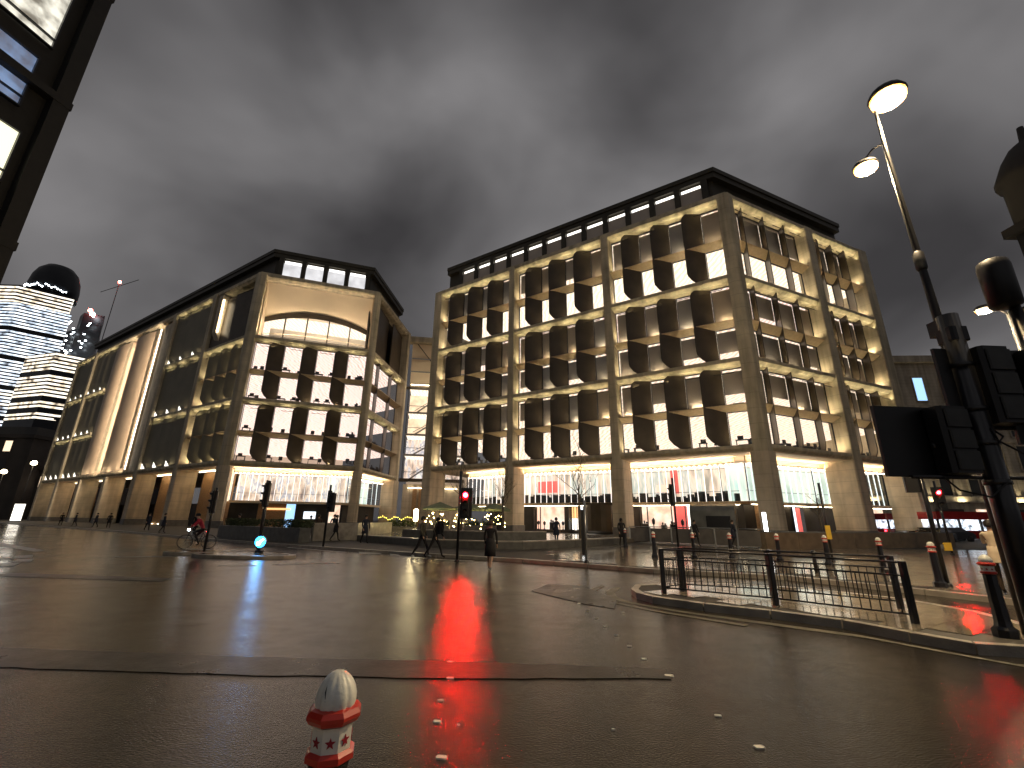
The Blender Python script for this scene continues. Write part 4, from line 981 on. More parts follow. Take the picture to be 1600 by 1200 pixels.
def wall_lamp(x, y, z, lab):
    o = thing('street_lamp', lab, 'lamp', (x,y,0)); m = MB(); m.tube([(0,0,0),(0,0,z-.3)],.09,6); build(m,'pole','lamp_metal',o); m = MB(); m.lathe([(.2,-.5),(.55,-.3),(.6,.1),(.3,.5)],10,(0,0,z)); build(m,'lantern','lamp_small',o); return o
glow('lamp_small', (1, .82, .5), 10)
wall_lamp(-112,105,13,'round yellow street lantern near the dark far-left block'); wall_lamp(-121.7,108,11.2,'white street lantern at the far left, lower than the round one')

# --- near dark building at the upper left
nb = Bld(thing('corner_building', 'very dark near building with three lit sash windows at the upper left corner', 'building', (-24, 6, 0)))
P0 = Vector((-18.6,14.0)); DD = Vector((.22,.975)).normalized()
fN = ((P0.x, P0.y), atan2(-DD.y, -DD.x))      # local x runs from the far corner back towards the viewer, local y goes into the building... mirrored below
def npt(sv, dep): q = P0+DD*sv+Vector((-DD.y, DD.x))*dep; return (q.x, q.y)
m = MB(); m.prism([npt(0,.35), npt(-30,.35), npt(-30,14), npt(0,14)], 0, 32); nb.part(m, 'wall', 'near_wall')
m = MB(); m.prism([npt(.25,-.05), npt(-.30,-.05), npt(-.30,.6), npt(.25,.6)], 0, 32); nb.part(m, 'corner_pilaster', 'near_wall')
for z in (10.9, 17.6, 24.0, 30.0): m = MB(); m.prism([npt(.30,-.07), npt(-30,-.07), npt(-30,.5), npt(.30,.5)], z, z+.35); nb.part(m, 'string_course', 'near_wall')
def nwin(s0, s1, z0, z1, mt):
    f = MB(); t = .06
    for (a, c, d, e) in ((s0,s0+t,z0,z1),(s1-t,s1,z0,z1),(s0+t,s1-t,z0,z0+t),(s0+t,s1-t,z1-t,z1),(s0+t,s1-t,z0+.42,z0+.47)):
        f.prism([npt(a,.16),npt(c,.16),npt(c,.30),npt(a,.30)], d, e)
    o = nb.part(f, 'window', 'frame_black'); q = MB(); a, c = npt(s0+t,.27), npt(s1-t,.27); q.add([(a[0],a[1],z0),(c[0],c[1],z0),(c[0],c[1],z1),(a[0],a[1],z1)],[(0,1,2,3)])
    link('pane', q.mesh('pane', mt), o).location = -nb.o+nb.o if False else (0,0,0)
glow_noise('near_window_white', [(.35,(.10,.10,.085)),(.6,(.72,.70,.60))], 1.0, nscale=1.6)
glow_noise('near_window_blue', [(.35,(.02,.03,.06)),(.65,(.10,.20,.38))], .8, nscale=1.3)
nwin(-2.7,-.75,19.75,23.2,'near_window_white'); nwin(-2.6,-.95,16.5,19.0,'near_window_blue'); nwin(-2.4,-.62,13.3,15.6,'yellow_window'); nwin(-2.6,-.8,24.8,27.5,'near_window_blue')
for k in range(1,5):
    nwin(-2.7-k*3.2,-.75-k*3.2,19.75,23.2,'frame_black'); nwin(-2.6-k*3.2,-.9-k*3.2,16.5,19.0,'near_window_blue'); nwin(-2.4-k*3.2,-.62-k*3.2,13.3,15.6,'frame_black')

# --- dark domed building at the upper right edge
db = Bld(thing('domed_building', 'very dark classical building with a domed turret at the upper right edge', 'building', (54,35,0)))
m = MB(); m.box(49.6,33,0,72,37.2,29); db.part(m,'wall','tower_dark'); m = MB(); m.box(49.0,32.4,29,72.8,37.8,29.9); db.part(m,'cornice','dark_city')
m = MB(); m.lathe([(2.6,0),(2.6,4.2),(3.0,4.4),(3.0,5.0),(2.3,6.6),(1.4,8.0),(.4,8.8),(.25,10.4)], 14, (51.2,35,29.9)); db.part(m,'dome','dark_city')
m = MB(); m.lathe([(.5,0),(.8,.6),(.5,1.4),(.1,2.4)], 8, (50.0,33.4,29.9)); db.part(m,'finial','dark_city')
for i in range(5):
    q = MB(); q.box(51+i*4,32.86,22,52.8+i*4,32.98,26); db.part(q,'window','frame_black')
    q = MB(); q.box(51+i*4,32.86,13,52.8+i*4,32.98,17); db.part(q,'window','frame_black')

# --- pale classical building behind the right-hand end, with street traffic in front
pb = Bld(thing('stone_building', 'pale classical stone building beyond the arcade, with dark tall windows', 'building', (85,80,0)))
PA, PB = (56,76), (125,72); fP, LP = frame(PA, PB)
m = MB(); m.box(0,0,0,LP,14,30.2); pb.part(m,'wall','city_stone',fP)
for z, h, d in ((5.2,1.0,.5),(9.6,.5,.3),(15.2,.5,.3),(21.2,.5,.35),(29.6,1.2,.9)): m = MB(); m.box(-.3,-d,z,LP,.1,z+h); pb.part(m,'cornice','city_stone',fP)
for i in range(14):
    for (z0, z1) in ((6.4,9.2),(10.6,14.6),(16.2,20.2),(22.6,26.8)):
        u = 1.8+i*4.6; lit = (i in (3,) and z0 > 22) or (i in (5,6) and z0 < 7)
        f = MB(); f.box(u-.2,-.22,z0-.2,u+1.9,-.02,z0); f.box(u-.2,-.22,z1,u+1.9,-.02,z1+.25); f.box(u-.2,-.18,z0,u,-.02,z1); f.box(u+1.7,-.18,z0,u+1.9,-.02,z1)
        o = pb.part(f,'window','city_stone',fP); q = MB(); q.add([(u,-.06,z0),(u+1.7,-.06,z0),(u+1.7,-.06,z1),(u,-.06,z1)],[(0,1,2,3)])
        link('pane', q.mesh('pane', ('lit_sky_blue' if z0 > 22 else 'lit_white') if lit else 'frame_black'), o)
for i in range(14):
    m = MB(); m.box(3.9+i*4.6,-.35,5.0,4.6+i*4.6,0,15.0); pb.part(m,'pilaster','city_stone',fP)
    m = MB(); u = 3.9+i*4.6; m.up(u-.2,-1.1,5.1,u+.9,-.7,5.3); pb.part(m,'uplight',['frame_black','led_stone'],fP)
for i in range(10):
    m = MB(); m.box(1+i*6.4,-.15,.3,5.4+i*6.4,-.02,4.2); pb.part(m,'shop_window','shop_glow' if i%3==0 else 'dark_wall',fP)
# --- a second plain lower classical block to close the gap
b = low_block('dark stone block closing the street behind the buses', 60, 100, 150, 120, 24, mt='city_stone'); 

# --- buses and cars in the far street
def bus(x, y, rz, lab):
    o = thing('bus', lab, 'bus', (x,y,0), rz, 'red buses in the far street')
    m = MB(); m.bbox(-5.4,-1.25,.35,5.4,1.25,1.15,.15); m.bbox(-5.4,-1.25,2.25,5.4,1.25,3.05,.15); build(m,'body','bus_red',o)
    m = MB(); m.bbox(-5.2,-1.1,1.15,5.2,1.1,2.25,.1); build(m,'interior','bus_inside',o)
    for k in range(6):
        q = MB(); q.box(-5.3+k*2.1,-1.27,1.15,-5.15+k*2.1,-1.1,2.25); build(q,'window_pillar','frame_black',o)
    for k in range(5):
        q = MB(); q.add([(-5.15+k*2.1,-1.2,1.15),(-3.2+k*2.1,-1.2,1.15),(-3.2+k*2.1,-1.2,2.25),(-5.15+k*2.1,-1.2,2.25)],[(0,1,2,3)]); build(q,'window','clear_glass',o)
    for sx in (-3.4,3.2):
        for sy in (-1.28,1.02): w_ = MB(); w_.tube([(sx,sy,.5),(sx,sy+.26,.5)],.48,14); build(w_,'wheel','rubber',o)
    for sy in (-.9,.7): q = MB(); q.box(-5.46,sy,.8,-5.41,sy+.25,1.0); build(q,'tail_light','tail_red',o)
    return o
bus(54.3,61.5,.06,'red bus with bright windows, beyond the third pier from the corner'); bus(50.8,49.8,-.08,'red bus nearest the right edge, dark lower body'); bus(66,58,.0,'red bus partly hidden behind the signal post')
def car(x, y, rz, lab, paint='car_dark', rear=True):
    o = thing('parked_car' if not rear else 'car', lab, 'car', (x,y,0), rz, 'cars queuing in the far street')
    prof = [(-2.1,.35),(-2.15,.75),(-1.9,.95),(-1.3,1.02),(-.8,1.42),(.6,1.45),(1.25,1.05),(1.95,.92),(2.15,.7),(2.1,.35)]
    m = MB(); n = len(prof); vs = []
    for yy, sc_ in ((-.88,1),(-.80,1),(.80,1),(.88,1)):
        vs += [(px, yy*(.8 if pz > 1.1 else 1), pz) for px, pz in prof]
    fs = [tuple(range(n))[::-1], tuple(range(3*n,4*n))]
    for r_ in range(3):
        for i in range(n): fs.append((r_*n+i, r_*n+(i+1)%n, (r_+1)*n+(i+1)%n, (r_+1)*n+i))
    m.add(vs, fs); build(m,'body',paint,o)
    m = MB(); m.extr_x([(-.72,1.05),(-.62,1.38),(.62,1.38),(.72,1.05)], -1.0, 1.0); build(m,'cabin_glass','frame_black',o)
    for sx in (-1.35,1.35):
        for sy in (-.92,.70): w_ = MB(); w_.tube([(sx,sy,.33),(sx,sy+.22,.33)],.33,14); build(w_,'wheel','rubber',o)
    for sy in (-.75,.50): q = MB(); q.box(-2.20,sy,.66,-2.13,sy+.25,.8); build(q,'tail_light','tail_red',o); q = MB(); q.box(2.10,sy,.62,2.17,sy+.25,.76); build(q,'headlight','car_white',o)
    return o
car(47.5,52.5,2.6,'dark car with red tail lights in front of the nearer bus'); car(44.5,47.0,.25,'dark saloon beyond the brown stone wall near the wide pier'); car(58,55,3.0,'dark car with white headlights at the right edge'); car(41,44.8,.5,'dark car half hidden by the brown wall beside the wide pier')

# ================================================================== street things
# stone benches and walls on the plaza
def wall_poly(name, label, cat, line, h, th, matn, z=K, cap=None, group=None, seg=True):
    cx = sum(p[0] for p in line)/len(line); cy = sum(p[1] for p in line)/len(line)
    o = thing(name, label, cat, (cx,cy,z-.01), 0, group); bk = inset(line, th)
    for i in range(len(line)-1):
        L_ = hypot(line[i+1][0]-line[i][0], line[i+1][1]-line[i][1]); n = max(1, int(L_/2.4))
        for k in range(n):
            lp = lambda p, q, t: (p[0]+(q[0]-p[0])*t-cx, p[1]+(q[1]-p[1])*t-cy); t0, t1 = (k+.004)/n, (k+.996)/n
            m = MB(); m.prism([lp(line[i],line[i+1],t0), lp(line[i],line[i+1],t1), lp(bk[i],bk[i+1],t1), lp(bk[i],bk[i+1],t0)], 0, h); build(m,'stone_block',matn,o)
            if cap: m = MB(); m.prism([lp(line[i],line[i+1],t0), lp(line[i],line[i+1],t1), lp(bk[i],bk[i+1],t1), lp(bk[i],bk[i+1],t0)], h+.003, h+.06); build(m,'coping',cap,o)
    return o
wall_poly('stone_bench_wall','long low grey stone bench wall nearest the road in front of the entrance','wall',[(-10.2,31.2),(-4.84,26.2),(-1.32,24.8),(.69,24.9),(3.92,27.9),(8.27,33.0)],.36,.5,'granite',cap='kerb_stone')
wall_poly('stone_bench_wall','second low stone wall set back behind the walking couple, below the parasols','wall',[(-7.4,32.0),(-5.82,31.1),(-1.34,28.7),(2.4,30.4)],.75,.5,'granite',cap='kerb_stone')
g_ = MB(); g_.prism([(-10.0,31.9),(-4.84,26.9),(-1.32,25.4),(.5,25.5),(3.5,28.4),(8.0,33.5),(12,38),(-2,50),(-12,58)], K-.003, .40); struct(g_, 'terrace', 'paving')
wall_poly('stone_wall','brown polished granite wall between the corner pier and the far right pier','wall',[(15.3,27.9),(20.11,29.34),(26.86,32.0),(33,34.6)],.95,.5,'brown_granite',cap='granite')
o = wall_poly('planter_wall','grey planter wall topped with a dark clipped hedge, left of the keep-left sign','wall',[(-21.8,34.8),(-19.2,32.3),(-14.7,29.6),(-12.9,28.6)],.85,.8,'granite')
m = MB()
for k in range(2600):
    t = random.random()**.9; L0 = [(-21.8,34.8),(-19.2,32.3),(-14.7,29.6),(-12.9,28.6)]; i = int(t*3); f = t*3-i; i = min(i,2)
    x = L0[i][0]+(L0[i+1][0]-L0[i][0])*f; y = L0[i][1]+(L0[i+1][1]-L0[i][1])*f; x += random.uniform(.1,.6); y += random.uniform(.1,.8); z = .85+random.random()*.48
    a = random.uniform(0,6.28); r_ = random.uniform(.05,.10); dz = random.uniform(-.05,.05); X, Y = x+17.15, y-31.3
    m.add([(X-r_*cos(a),Y-r_*sin(a),z-dz),(X,Y,z+r_*.8),(X+r_*cos(a),Y+r_*sin(a),z+dz)],[(0,1,2)])
build(m,'hedge','leaf',o)['kind'] = 'stuff'
wall_poly('ramp_wall','pale beige wall of the ramp between the left office pier and the glowing lanterns','wall',[(-12.9,30.6),(-10.8,33.0),(-10.9,40),(-11.2,44)],1.15,.3,'kerb_stone')
# glass/steel panel balustrade
bl = thing('balustrade','dark panelled balustrade with steel posts along the shop windows','railing',(12.5,31.5,K-.01)); bp = [Vector((9.0,35.0)),Vector((11.5,33.2)),Vector((13.45,30.6)),Vector((15.2,28.2))]
for i in range(3):
    a, c = bp[i], bp[i+1]; n = 2
    for k in range(n):
        p, q = a+(c-a)*k/n-Vector((12.5,31.5)), a+(c-a)*(k+1)/n-Vector((12.5,31.5)); t = (q-p).normalized(); nn = Vector((-t.y,t.x))
        m = MB(); m.prism([tuple(p+t*.05),tuple(q-t*.05),tuple(q-t*.05+nn*.04),tuple(p+t*.05+nn*.04)],.12,1.05); build(m,'panel','plinth_stone',bl)
        m = MB(); m.box(p.x-.05,p.y-.05,0,p.x+.05,p.y+.05,1.12); build(m,'post','steel',bl)
        m = MB(); m.tube([(p.x,p.y,1.14),(q.x,q.y,1.14)],.035,6); build(m,'handrail','steel',bl)

# umbrellas with festoon lights
def umbrella(x, y, lab, s=1.0):
    o = thing('parasol', lab, 'parasol', (x,y,.4), 0, 'green parasols over the terrace tables')
    m = MB(); m.tube([(0,0,0),(0,0,2.75)],.035,8); build(m,'pole','lamp_metal',o)
    m = MB(); n = 8; vs = [(0,0,2.85)]+[(1.75*cos(2*pi*k/n+.39),1.75*sin(2*pi*k/n+.39),2.22) for k in range(n)]+[(1.75*cos(2*pi*k/n+.39),1.75*sin(2*pi*k/n+.39),2.04) for k in range(n)]
    m.add(vs,[(0,1+k,1+(k+1)%n) for k in range(n)]+[(1+k,9+k,9+(k+1)%n,1+(k+1)%n) for k in range(n)]); build(m,'canopy','umbrella_cloth',o)
    m = MB(); m.lathe([(.3,0),(.3,.08),(.06,.12)],12); build(m,'base','granite',o)
    return o
umbrella(-7.0,45.6,'green parasol furthest left, next to the pier of the right-hand office'); umbrella(-4.2,46.2,'green parasol in the middle above the warm string lights'); umbrella(-1.6,47.0,'green parasol furthest right, beside the second pier')
fl = thing('string_lights','warm white festoon lights looped below the green parasols','string lights',(-4.3,45,.4))
m = MB(); m2 = MB()
for j in range(3):
    for k in range(24):
        a = k/23*pi+random.uniform(-.2,.2); rr = random.uniform(1.1,1.25) if k % 3 == 0 else random.uniform(.3,1.2); x = -2.9+j*2.75+rr*cos(a); z = .55+rr*sin(a)*1.05; y = random.uniform(-.6,.3); r9 = random.uniform(.02,.045); m.box(x-r9,y-r9,z-r9,x+r9,y+r9,z+r9)
        if k % 2 == 0: m2.box(x-.03,y-.03+.2,.1+random.random()*1.3,x+.03,y+.03+.2,.2+random.random()*1.2)
build(m,'bulb','festoon',fl)['kind'] = 'stuff'
m = MB()
for j in range(3):
    pts = [(-2.9+j*2.75+1.25*cos(k/12*pi),0,.55+1.25*sin(k/12*pi)) for k in range(13)]; m2_ = MB(); m2_.tube(pts,.012,4); build(m2_,'cable','lamp_metal',fl)
for x, y, lab in ((-6.4,43.6,'square dark planter under the left parasol'),(-3.6,43.4,'square dark planter under the middle parasol'),(-2.0,43.8,'square dark planter beside the second pier')):
    o = thing('planter',lab,'planter',(x,y,.4)); m = MB(); m.bbox(-.7,-.35,0,.7,.35,.65,.05); build(m,'box','plinth_stone',o); m = MB()
    for k in range(300):
        X, Y, Z = random.uniform(-.65,.65), random.uniform(-.3,.3), .65+abs(random.gauss(0,.22)); a = random.uniform(0,6.28); m.add([(X-.07*cos(a),Y-.07*sin(a),Z),(X,Y,Z+.1),(X+.07*cos(a),Y+.07*sin(a),Z+.02)],[(0,1,2)])
    build(m,'foliage','leaf',o)['kind'] = 'stuff'
o = thing('lantern_post','tall glowing lantern tube beside the left parasol','lantern',(-8.6,42,.4)); m = MB(); m.lathe([(.2,0),(.2,.1),(.05,.15),(.05,1.0)],10); build(m,'post','lamp_metal',o); m = MB(); m.lathe([(.15,1.0),(.2,1.1),(.2,1.95),(.12,2.05)],12); build(m,'lit_tube','lit_tube',o) if 'lit_tube' in MAT else build(m,'lit_tube','festoon_big',o)
o = thing('string_lights','yellow fairy lights on the low hedge between the two offices','string lights',(-11.5,46,.4)); m = MB()
for k in range(18): x = -1.6+k*.19; z = 1.25+.12*sin(k*.9)+random.uniform(-.06,.06); m.box(x-.03,-.03,z-.03,x+.03,.03,z+.03)
build(m,'bulb','festoon_yellow',o)['kind'] = 'stuff'
o = thing('planter','dark hedge box under the yellow fairy lights','planter',(-10.9,46.8,.2)); m = MB(); m.bbox(-1.5,-.35,0,1.5,.35,.6,.05); build(m,'box','plinth_stone',o); m = MB()
for k in range(700):
    X, Y, Z = random.uniform(-1.45,1.45), random.uniform(-.3,.3), .6+random.random()*.6; a = random.uniform(0,6.28); m.add([(X-.08*cos(a),Y-.08*sin(a),Z),(X,Y,Z+.1),(X+.08*cos(a),Y+.08*sin(a),Z+.02)],[(0,1,2)])
build(m,'foliage','leaf',o)['kind'] = 'stuff'

# vertical tube light and the metal sculpture pod on the corner shop
o = thing('light_column','white vertical tube light on a dark post beside the corner pier','light',(20.2,36.6,K)); m = MB(); m.tube([(0,0,0),(0,0,.9)],.12,8); build(m,'post','plinth_stone',o); m = MB(); m.tube([(0,0,.9),(0,0,2.3)],.13,10); build(m,'lit_tube','cool_tube',o)
o = thing('metal_kiosk','rounded grey metal kiosk with a dark serving hatch behind the balustrade','kiosk',(19.4,43.8,.1),atan2(-7.6,12.7))
m = MB(); m.extr_x([(-1,0),(-1,2.6),(-.8,3.0),(-.4,3.2),(1,3.2),(1,0)], -2.0, 1.9); build(m,'shell','rock_metal',o); m = MB(); m.box(-.6,-1.06,1.1,1.5,-.98,2.1); build(m,'hatch','frame_black',o)

# bollards -----------------------------------------------------------------
def star_pts(cx, cz, r, n=5): return [(cx+(r if k%2==0 else r*.42)*sin(pi*k/n), cz+(r if k%2==0 else r*.42)*cos(pi*k/n)) for k in range(2*n)]
def make_bollard():
    o = thing('bollard','','bollard')
    oc = pi/8
    m = MB(); m.lathe([(.125,0),(.125,.10),(.09,.14),(.080,.20),(.066,.80),(.069,.82)],8,rot=oc,smooth=False); build(m,'shaft','cast_iron',o)
    m = MB(); m.lathe([(.069,.822),(.082,.830),(.082,.848),(.069,.858)],8,rot=oc,smooth=False); build(m,'lower_collar','red_paint',o)
    m = MB(); m.lathe([(.0675,.858),(.0675,.922),(.071,.930)],8,rot=oc,smooth=False); bd = build(m,'star_band','white_paint',o)
    for k in range(8):
        a = 2*pi*k/8; ap = .0675*cos(pi/8)+.0006; P = star_pts(0,.888,.0175); st = MB()
        vs = [(ap*cos(a)-u*sin(a), ap*sin(a)+u*cos(a), z) for u, z in P]; vs2 = [((ap+.0025)*cos(a)-u*sin(a), (ap+.0025)*sin(a)+u*cos(a), z) for u, z in P]; n = 10
        st.add(vs+vs2+[((ap+.0025)*cos(a),(ap+.0025)*sin(a),.888)],[(n+i,n+(i+1)%n,2*n) for i in range(n)]+[(i,(i+1)%n,n+(i+1)%n,n+i) for i in range(n)]); build(st,'star','star_red',bd)
    m = MB(); m.lathe([(.072,.932),(.084,.938),(.093,.952),(.093,.962),(.082,.976),(.066,.982)],8,rot=oc,smooth=False); build(m,'upper_collar','red_paint',o)
    # ribbed pointed cap: eight bulging lobes meeting in grooves
    m = MB(); prof = [(.0655,.978),(.0685,.993),(.0675,1.012),(.062,1.033),(.052,1.052),(.039,1.067),(.023,1.079),(.010,1.084)]; nn = 64; vs = []; fs = []
    for r_, z in prof:
        for k in range(nn):
            t = 2*pi*k/nn; lob = 1-.06*(abs(cos(4*t+pi/8))**10); vs.append((r_*lob*cos(t), r_*lob*sin(t), z))
    for i in range(len(prof)-1):
        for k in range(nn): fs.append((i*nn+k,i*nn+(k+1)%nn,(i+1)*nn+(k+1)%nn,(i+1)*nn+k))
    fs += [tuple(range((len(prof)-1)*nn,len(prof)*nn))]; m.add(vs,fs,0,True); cp = build(m,'cap','white_paint',o)
    # one dark open slot in a groove
    sl = MB(); a = radians(-118); sl.add([(.0690*cos(a+.02),.0690*sin(a+.02),1.003),(.0630*cos(a-.04),.0630*sin(a-.04),1.033),(.0535*cos(a-.14),.0535*sin(a-.14),1.0525),(.0635*cos(a-.11),.0635*sin(a-.11),1.034)],[(0,1,2,3)]); build(sl,'slot','frame_black',cp)
    return o
b0 = make_bollard(); BG = 'black cast iron bollards with pale domed caps'
place(b0, -.600, 1.80, .0, radians(16), 'white domed bollard head with red collars and stars, close up at the bottom edge')
# the near bollard is seen from above, its head at about eye-level minus half a metre
nearp = MB(); nearp.prism([(-60,3.0),(3.1,3.0),(3.1,-40),(-60,-40)], -.05, .004); struct(nearp,'near_footway','paving')
bl_spots = [(7.04,28.5,'farthest black bollard, in front of the person standing by the second pier',1),(6.3,20.5,'black bollard standing alone just left of the railed island end',1),(8.05,20.6,'black bollard between the signal pole and the railing corner',1),(9.4,20.0,'black bollard with pinkish cap, right of the person at the balustrade',1),
 (11.2,19.6,'black bollard in front of the plinth of the corner pier',1),(12.06,17.9,'black bollard beside a yellow plate on a thin pole',1),(12.3,15.6,'black bollard in front of the middle of the brown granite wall',1),(10.92,12.15,'large black bollard just left of the tall thin signal pole',1),(7.0,6.95,'big black bollard in front of the person in the cream jacket',1)]
for x, y, lab, sc_ in bl_spots:
    q = place(copy_tree(b0), x, y, K-.005, random.uniform(0,.7), lab, 'bollard', BG); q.scale = (1.15, 1.15, 1.0)
b0['group'] = BG

# guard railing of the island ------------------------------------------------
def fence(label, pts, h=.90, gap=.125, z=.12, posts_big=True):
    cx, cy = pts[0]; o = thing('guard_railing', label, 'railing', (cx,cy,z)); P = [Vector((x-cx,y-cy)) for x,y in pts]
    for i, p in enumerate(P):
        m = MB(); m.bbox(p.x-.045,p.y-.045,0,p.x+.045,p.y+.045,h+.02,.01); build(m,'post','cast_iron',o)
    bar = MB(); bar.tube([(0,0,.14),(0,0,h-.20)],.010,5); bme = bar.mesh('bar','cast_iron')
    for i in range(len(P)-1):
        a, c = P[i], P[i+1]
        for zz in (.13, h-.20, h):
            m = MB(); m.tube([(a.x,a.y,zz),(c.x,c.y,zz)],.021 if zz > h-.05 else .016,6); build(m,'rail','cast_iron',o)
        L_ = (c-a).length; n = int(L_/gap)
        for k in range(1,n): q = a+(c-a)*k/n; link('bar', bme, o, (q.x,q.y,0))
    return o
fence('black guard railing along the front kerb of the island',[(3.33,10.40),(5.03,9.15),(6.38,7.70)])
fence('black guard railing along the back edge of the island',[(3.98,10.95),(5.65,10.35),(7.25,9.0)])
fence('short end return of the guard railing at the island tip',[(3.37,10.50),(3.90,10.90)])

# traffic signals -------------------------------------------------------------
def signal(x, y, h, lab, heads, z=K, r=.057, lean=0, extra=None, pole='cast_iron'):
    """heads: (zc, facing angle, (lit lens index or None), board, side offset)"""
    o = thing('traffic_signal', lab, 'traffic signal', (x,y,z-.01))
    m = MB(); m.tube([(0,0,0),(lean*h*.5,0,h*.5),(lean*h,0,h)], r, 12); build(m,'pole',pole,o)
    m = MB(); m.lathe([(r+.05,0),(r+.05,.04),(r+.01,.08)],12); build(m,'foot','cast_iron',o)
    for (zc, ang, lit, board, off, mt) in heads:
        ca, sa = cos(ang), sin(ang)
        hd = link('signal_head', None, o, (off*ca-0*sa, off*sa, zc), ang)
        m = MB(); m.bbox(-.15,-.10,-.5,.15,.12,.5,.03)
        hb = build(m,'housing','signal_black',o,(off*ca,off*sa,zc),ang)
        bpy.data.objects.remove(hd)
        if board:
            m = MB(); m.bbox(-.28,-.02,-.62,.28,.0,.62,.0)
            build(m,'backing_board','signal_black',hb)
        for k, zz in enumerate((.32,0,-.32)):
            m = MB(); n = 12; rr = .10
            vs = []; fs = []
            for i in range(n+1):
                t = pi*i/n*1.0; vs += [(rr*cos(t),-.10,zz+rr*sin(t)),(rr*cos(t),-.26+.08*(1-sin(t)),zz+rr*sin(t))]
                if i: fs.append((2*i-2,2*i,2*i+1,2*i-1))
            m.add(vs,fs); build(m,'visor','signal_black',hb)
            m = MB(); m.tube([(0,-.10,zz),(0,-.13,zz)],.095,16); build(m,'lens',(mt if lit==k else 'signal_grey'),hb)
        m = MB(); m.tube([(0,.0,-.45),(-off,.0,-.45)] if abs(off) > .01 else [(0,.05,-.45),(0,.12,-.45)],.03,6); build(m,'bracket','cast_iron',hb)
    return o
rs = signal(-2.1,18.9,3.55,'traffic signal on a thin dark pole showing a bright red light above the road',[(2.25,0,0,True,.24,'red_lens')],z=0)
rs2 = signal(-11.0,20.6,3.05,'thick black signal pole rising over the blue keep-left sign, seen edge on',[(2.45,-1.35,None,True,.12,'')],z=K,r=.075)
signal(-10.0,25.2,3.35,'black signal pole with unlit heads in front of the left pavement',[(2.55,1.9,None,True,.2,''),(2.4,-.5,None,False,.28,'')],z=0)
signal(-13.98,21.6,2.9,'black signal pole with a dark red head beside the cyclist',[(2.25,-1.2,None,True,.05,''),],z=0)
signal(9.58,26.7,4.0,'tall black signal pole with an unlit head in front of the pink shop windows',[(3.0,-2.3,None,True,.24,'')])
signal(24.0,25.5,3.9,'distant traffic signal showing red behind the right-hand poles',[(2.95,-.35,0,True,.05,'red_lens_far')])
signal(11.24,12.3,3.6,'tall thin black pole at the kerb with a dark signal head near its top',[(2.85,2.6,None,False,.22,'')])
o = signal(13.4,19.6,3.2,'grey-topped thin pole carrying a yellow plate between two bollards',[],r=.05); o.name = 'sign_pole'; o['category'] = 'pole'; o['label'] = 'thin black pole carrying a tall yellow plate in front of the brown wall'
o = thing('sign_plate','small yellow plate on the thin pole beside the bollard','sign',(13.36,19.5,1.0)); m = MB(); m.box(-.10,-.02,0,.10,.02,.55); build(m,'plate','yellow_plate',o); m = MB(); m.box(-.03,.02,.1,.03,.06,.4); build(m,'clip','steel',o)
o = thing('sign_plate','small yellow square plate low on the tall kerbside pole','sign',(11.32,12.2,.98)); m = MB(); m.box(-.02,-.02,0,.18,.01,.20); build(m,'plate','yellow_plate',o); m = MB(); m.box(-.08,-.01,.05,-.02,.01,.15); build(m,'clip','steel',o)
# keep-left sign : lit blue disc with a white arrow
o = thing('keep_left_sign','lit blue round keep-left sign with a white arrow on a low post','road sign',(-10.72,20.2,K-.01)); m = MB(); m.bbox(-.16,-.08,0,.16,.08,.12,.02); build(m,'foot','cast_iron',o)
m = MB(); m.tube([(0,0,.1),(0,0,.5)],.04,8); build(m,'post','cast_iron',o)
m = MB(); m.tube([(0,-.03,.46),(0,.05,.46)],.25,24); build(m,'rim','steel',o); m = MB(); m.tube([(0,-.045,.46),(0,-.032,.46)],.225,24); d = build(m,'disc','blue_disc',o)
m = MB(); m.add([(x,-.05,.46+z) for x,z in ((.11,.14),(.15,.09),(-.02,-.06),(.03,-.11),(-.14,-.13),(-.12,.02),(-.07,-.02))],[(0,1,2,6),(2,3,4,5,6)]); build(m,'arrow','blue_disc_white',d)
# islands with kerbs under the left signals
for c, r1, r2, a in (((-11.0,19.6),2.3,.95,-.15),((-13.8,20.9),1.3,.9,.3)):
    P = [(c[0]+r1*cos(t)*cos(a)-r2*sin(t)*sin(a), c[1]+r1*cos(t)*sin(a)+r2*sin(t)*cos(a)) for t in [2*pi*k/14 for k in range(14)]]
    m = MB(); m.prism(P,-.02,.115); struct(m,'refuge_kerb','kerb_stone'); m = MB(); P2 = [(c[0]+(x-c[0])*.86, c[1]+(y-c[1])*.80) for x,y in P]; m.prism(P2,.0,.121); struct(m,'refuge_paving','paving')

# grey post with a light-coloured rear rail in front of the entrance
o = thing('sign_post','slim steel post with a dark lower sleeve on the pavement edge before the entrance','post',(2.85,17.6,K-.01)); m = MB(); m.tube([(0,0,0),(0,0,2.25)],.045,10); build(m,'tube','steel',o); m = MB(); m.box(-.16,-.03,.25,-.05,.03,1.9); build(m,'side_panel','signal_black',o); m = MB(); m.lathe([(.10,0),(.10,.05),(.05,.1)],10); build(m,'foot','cast_iron',o)
o = thing('low_hoop_post','short dark hoop post standing in the wet paving behind the railing','post',(9.8,15.2,K-.01)); m = MB(); m.tube([(0,0,0),(0,0,.62)],.06,10); build(m,'post','cast_iron',o); m = MB(); m.lathe([(.08,.55),(.09,.62),(.04,.68)],10); build(m,'cap','cast_iron',o)

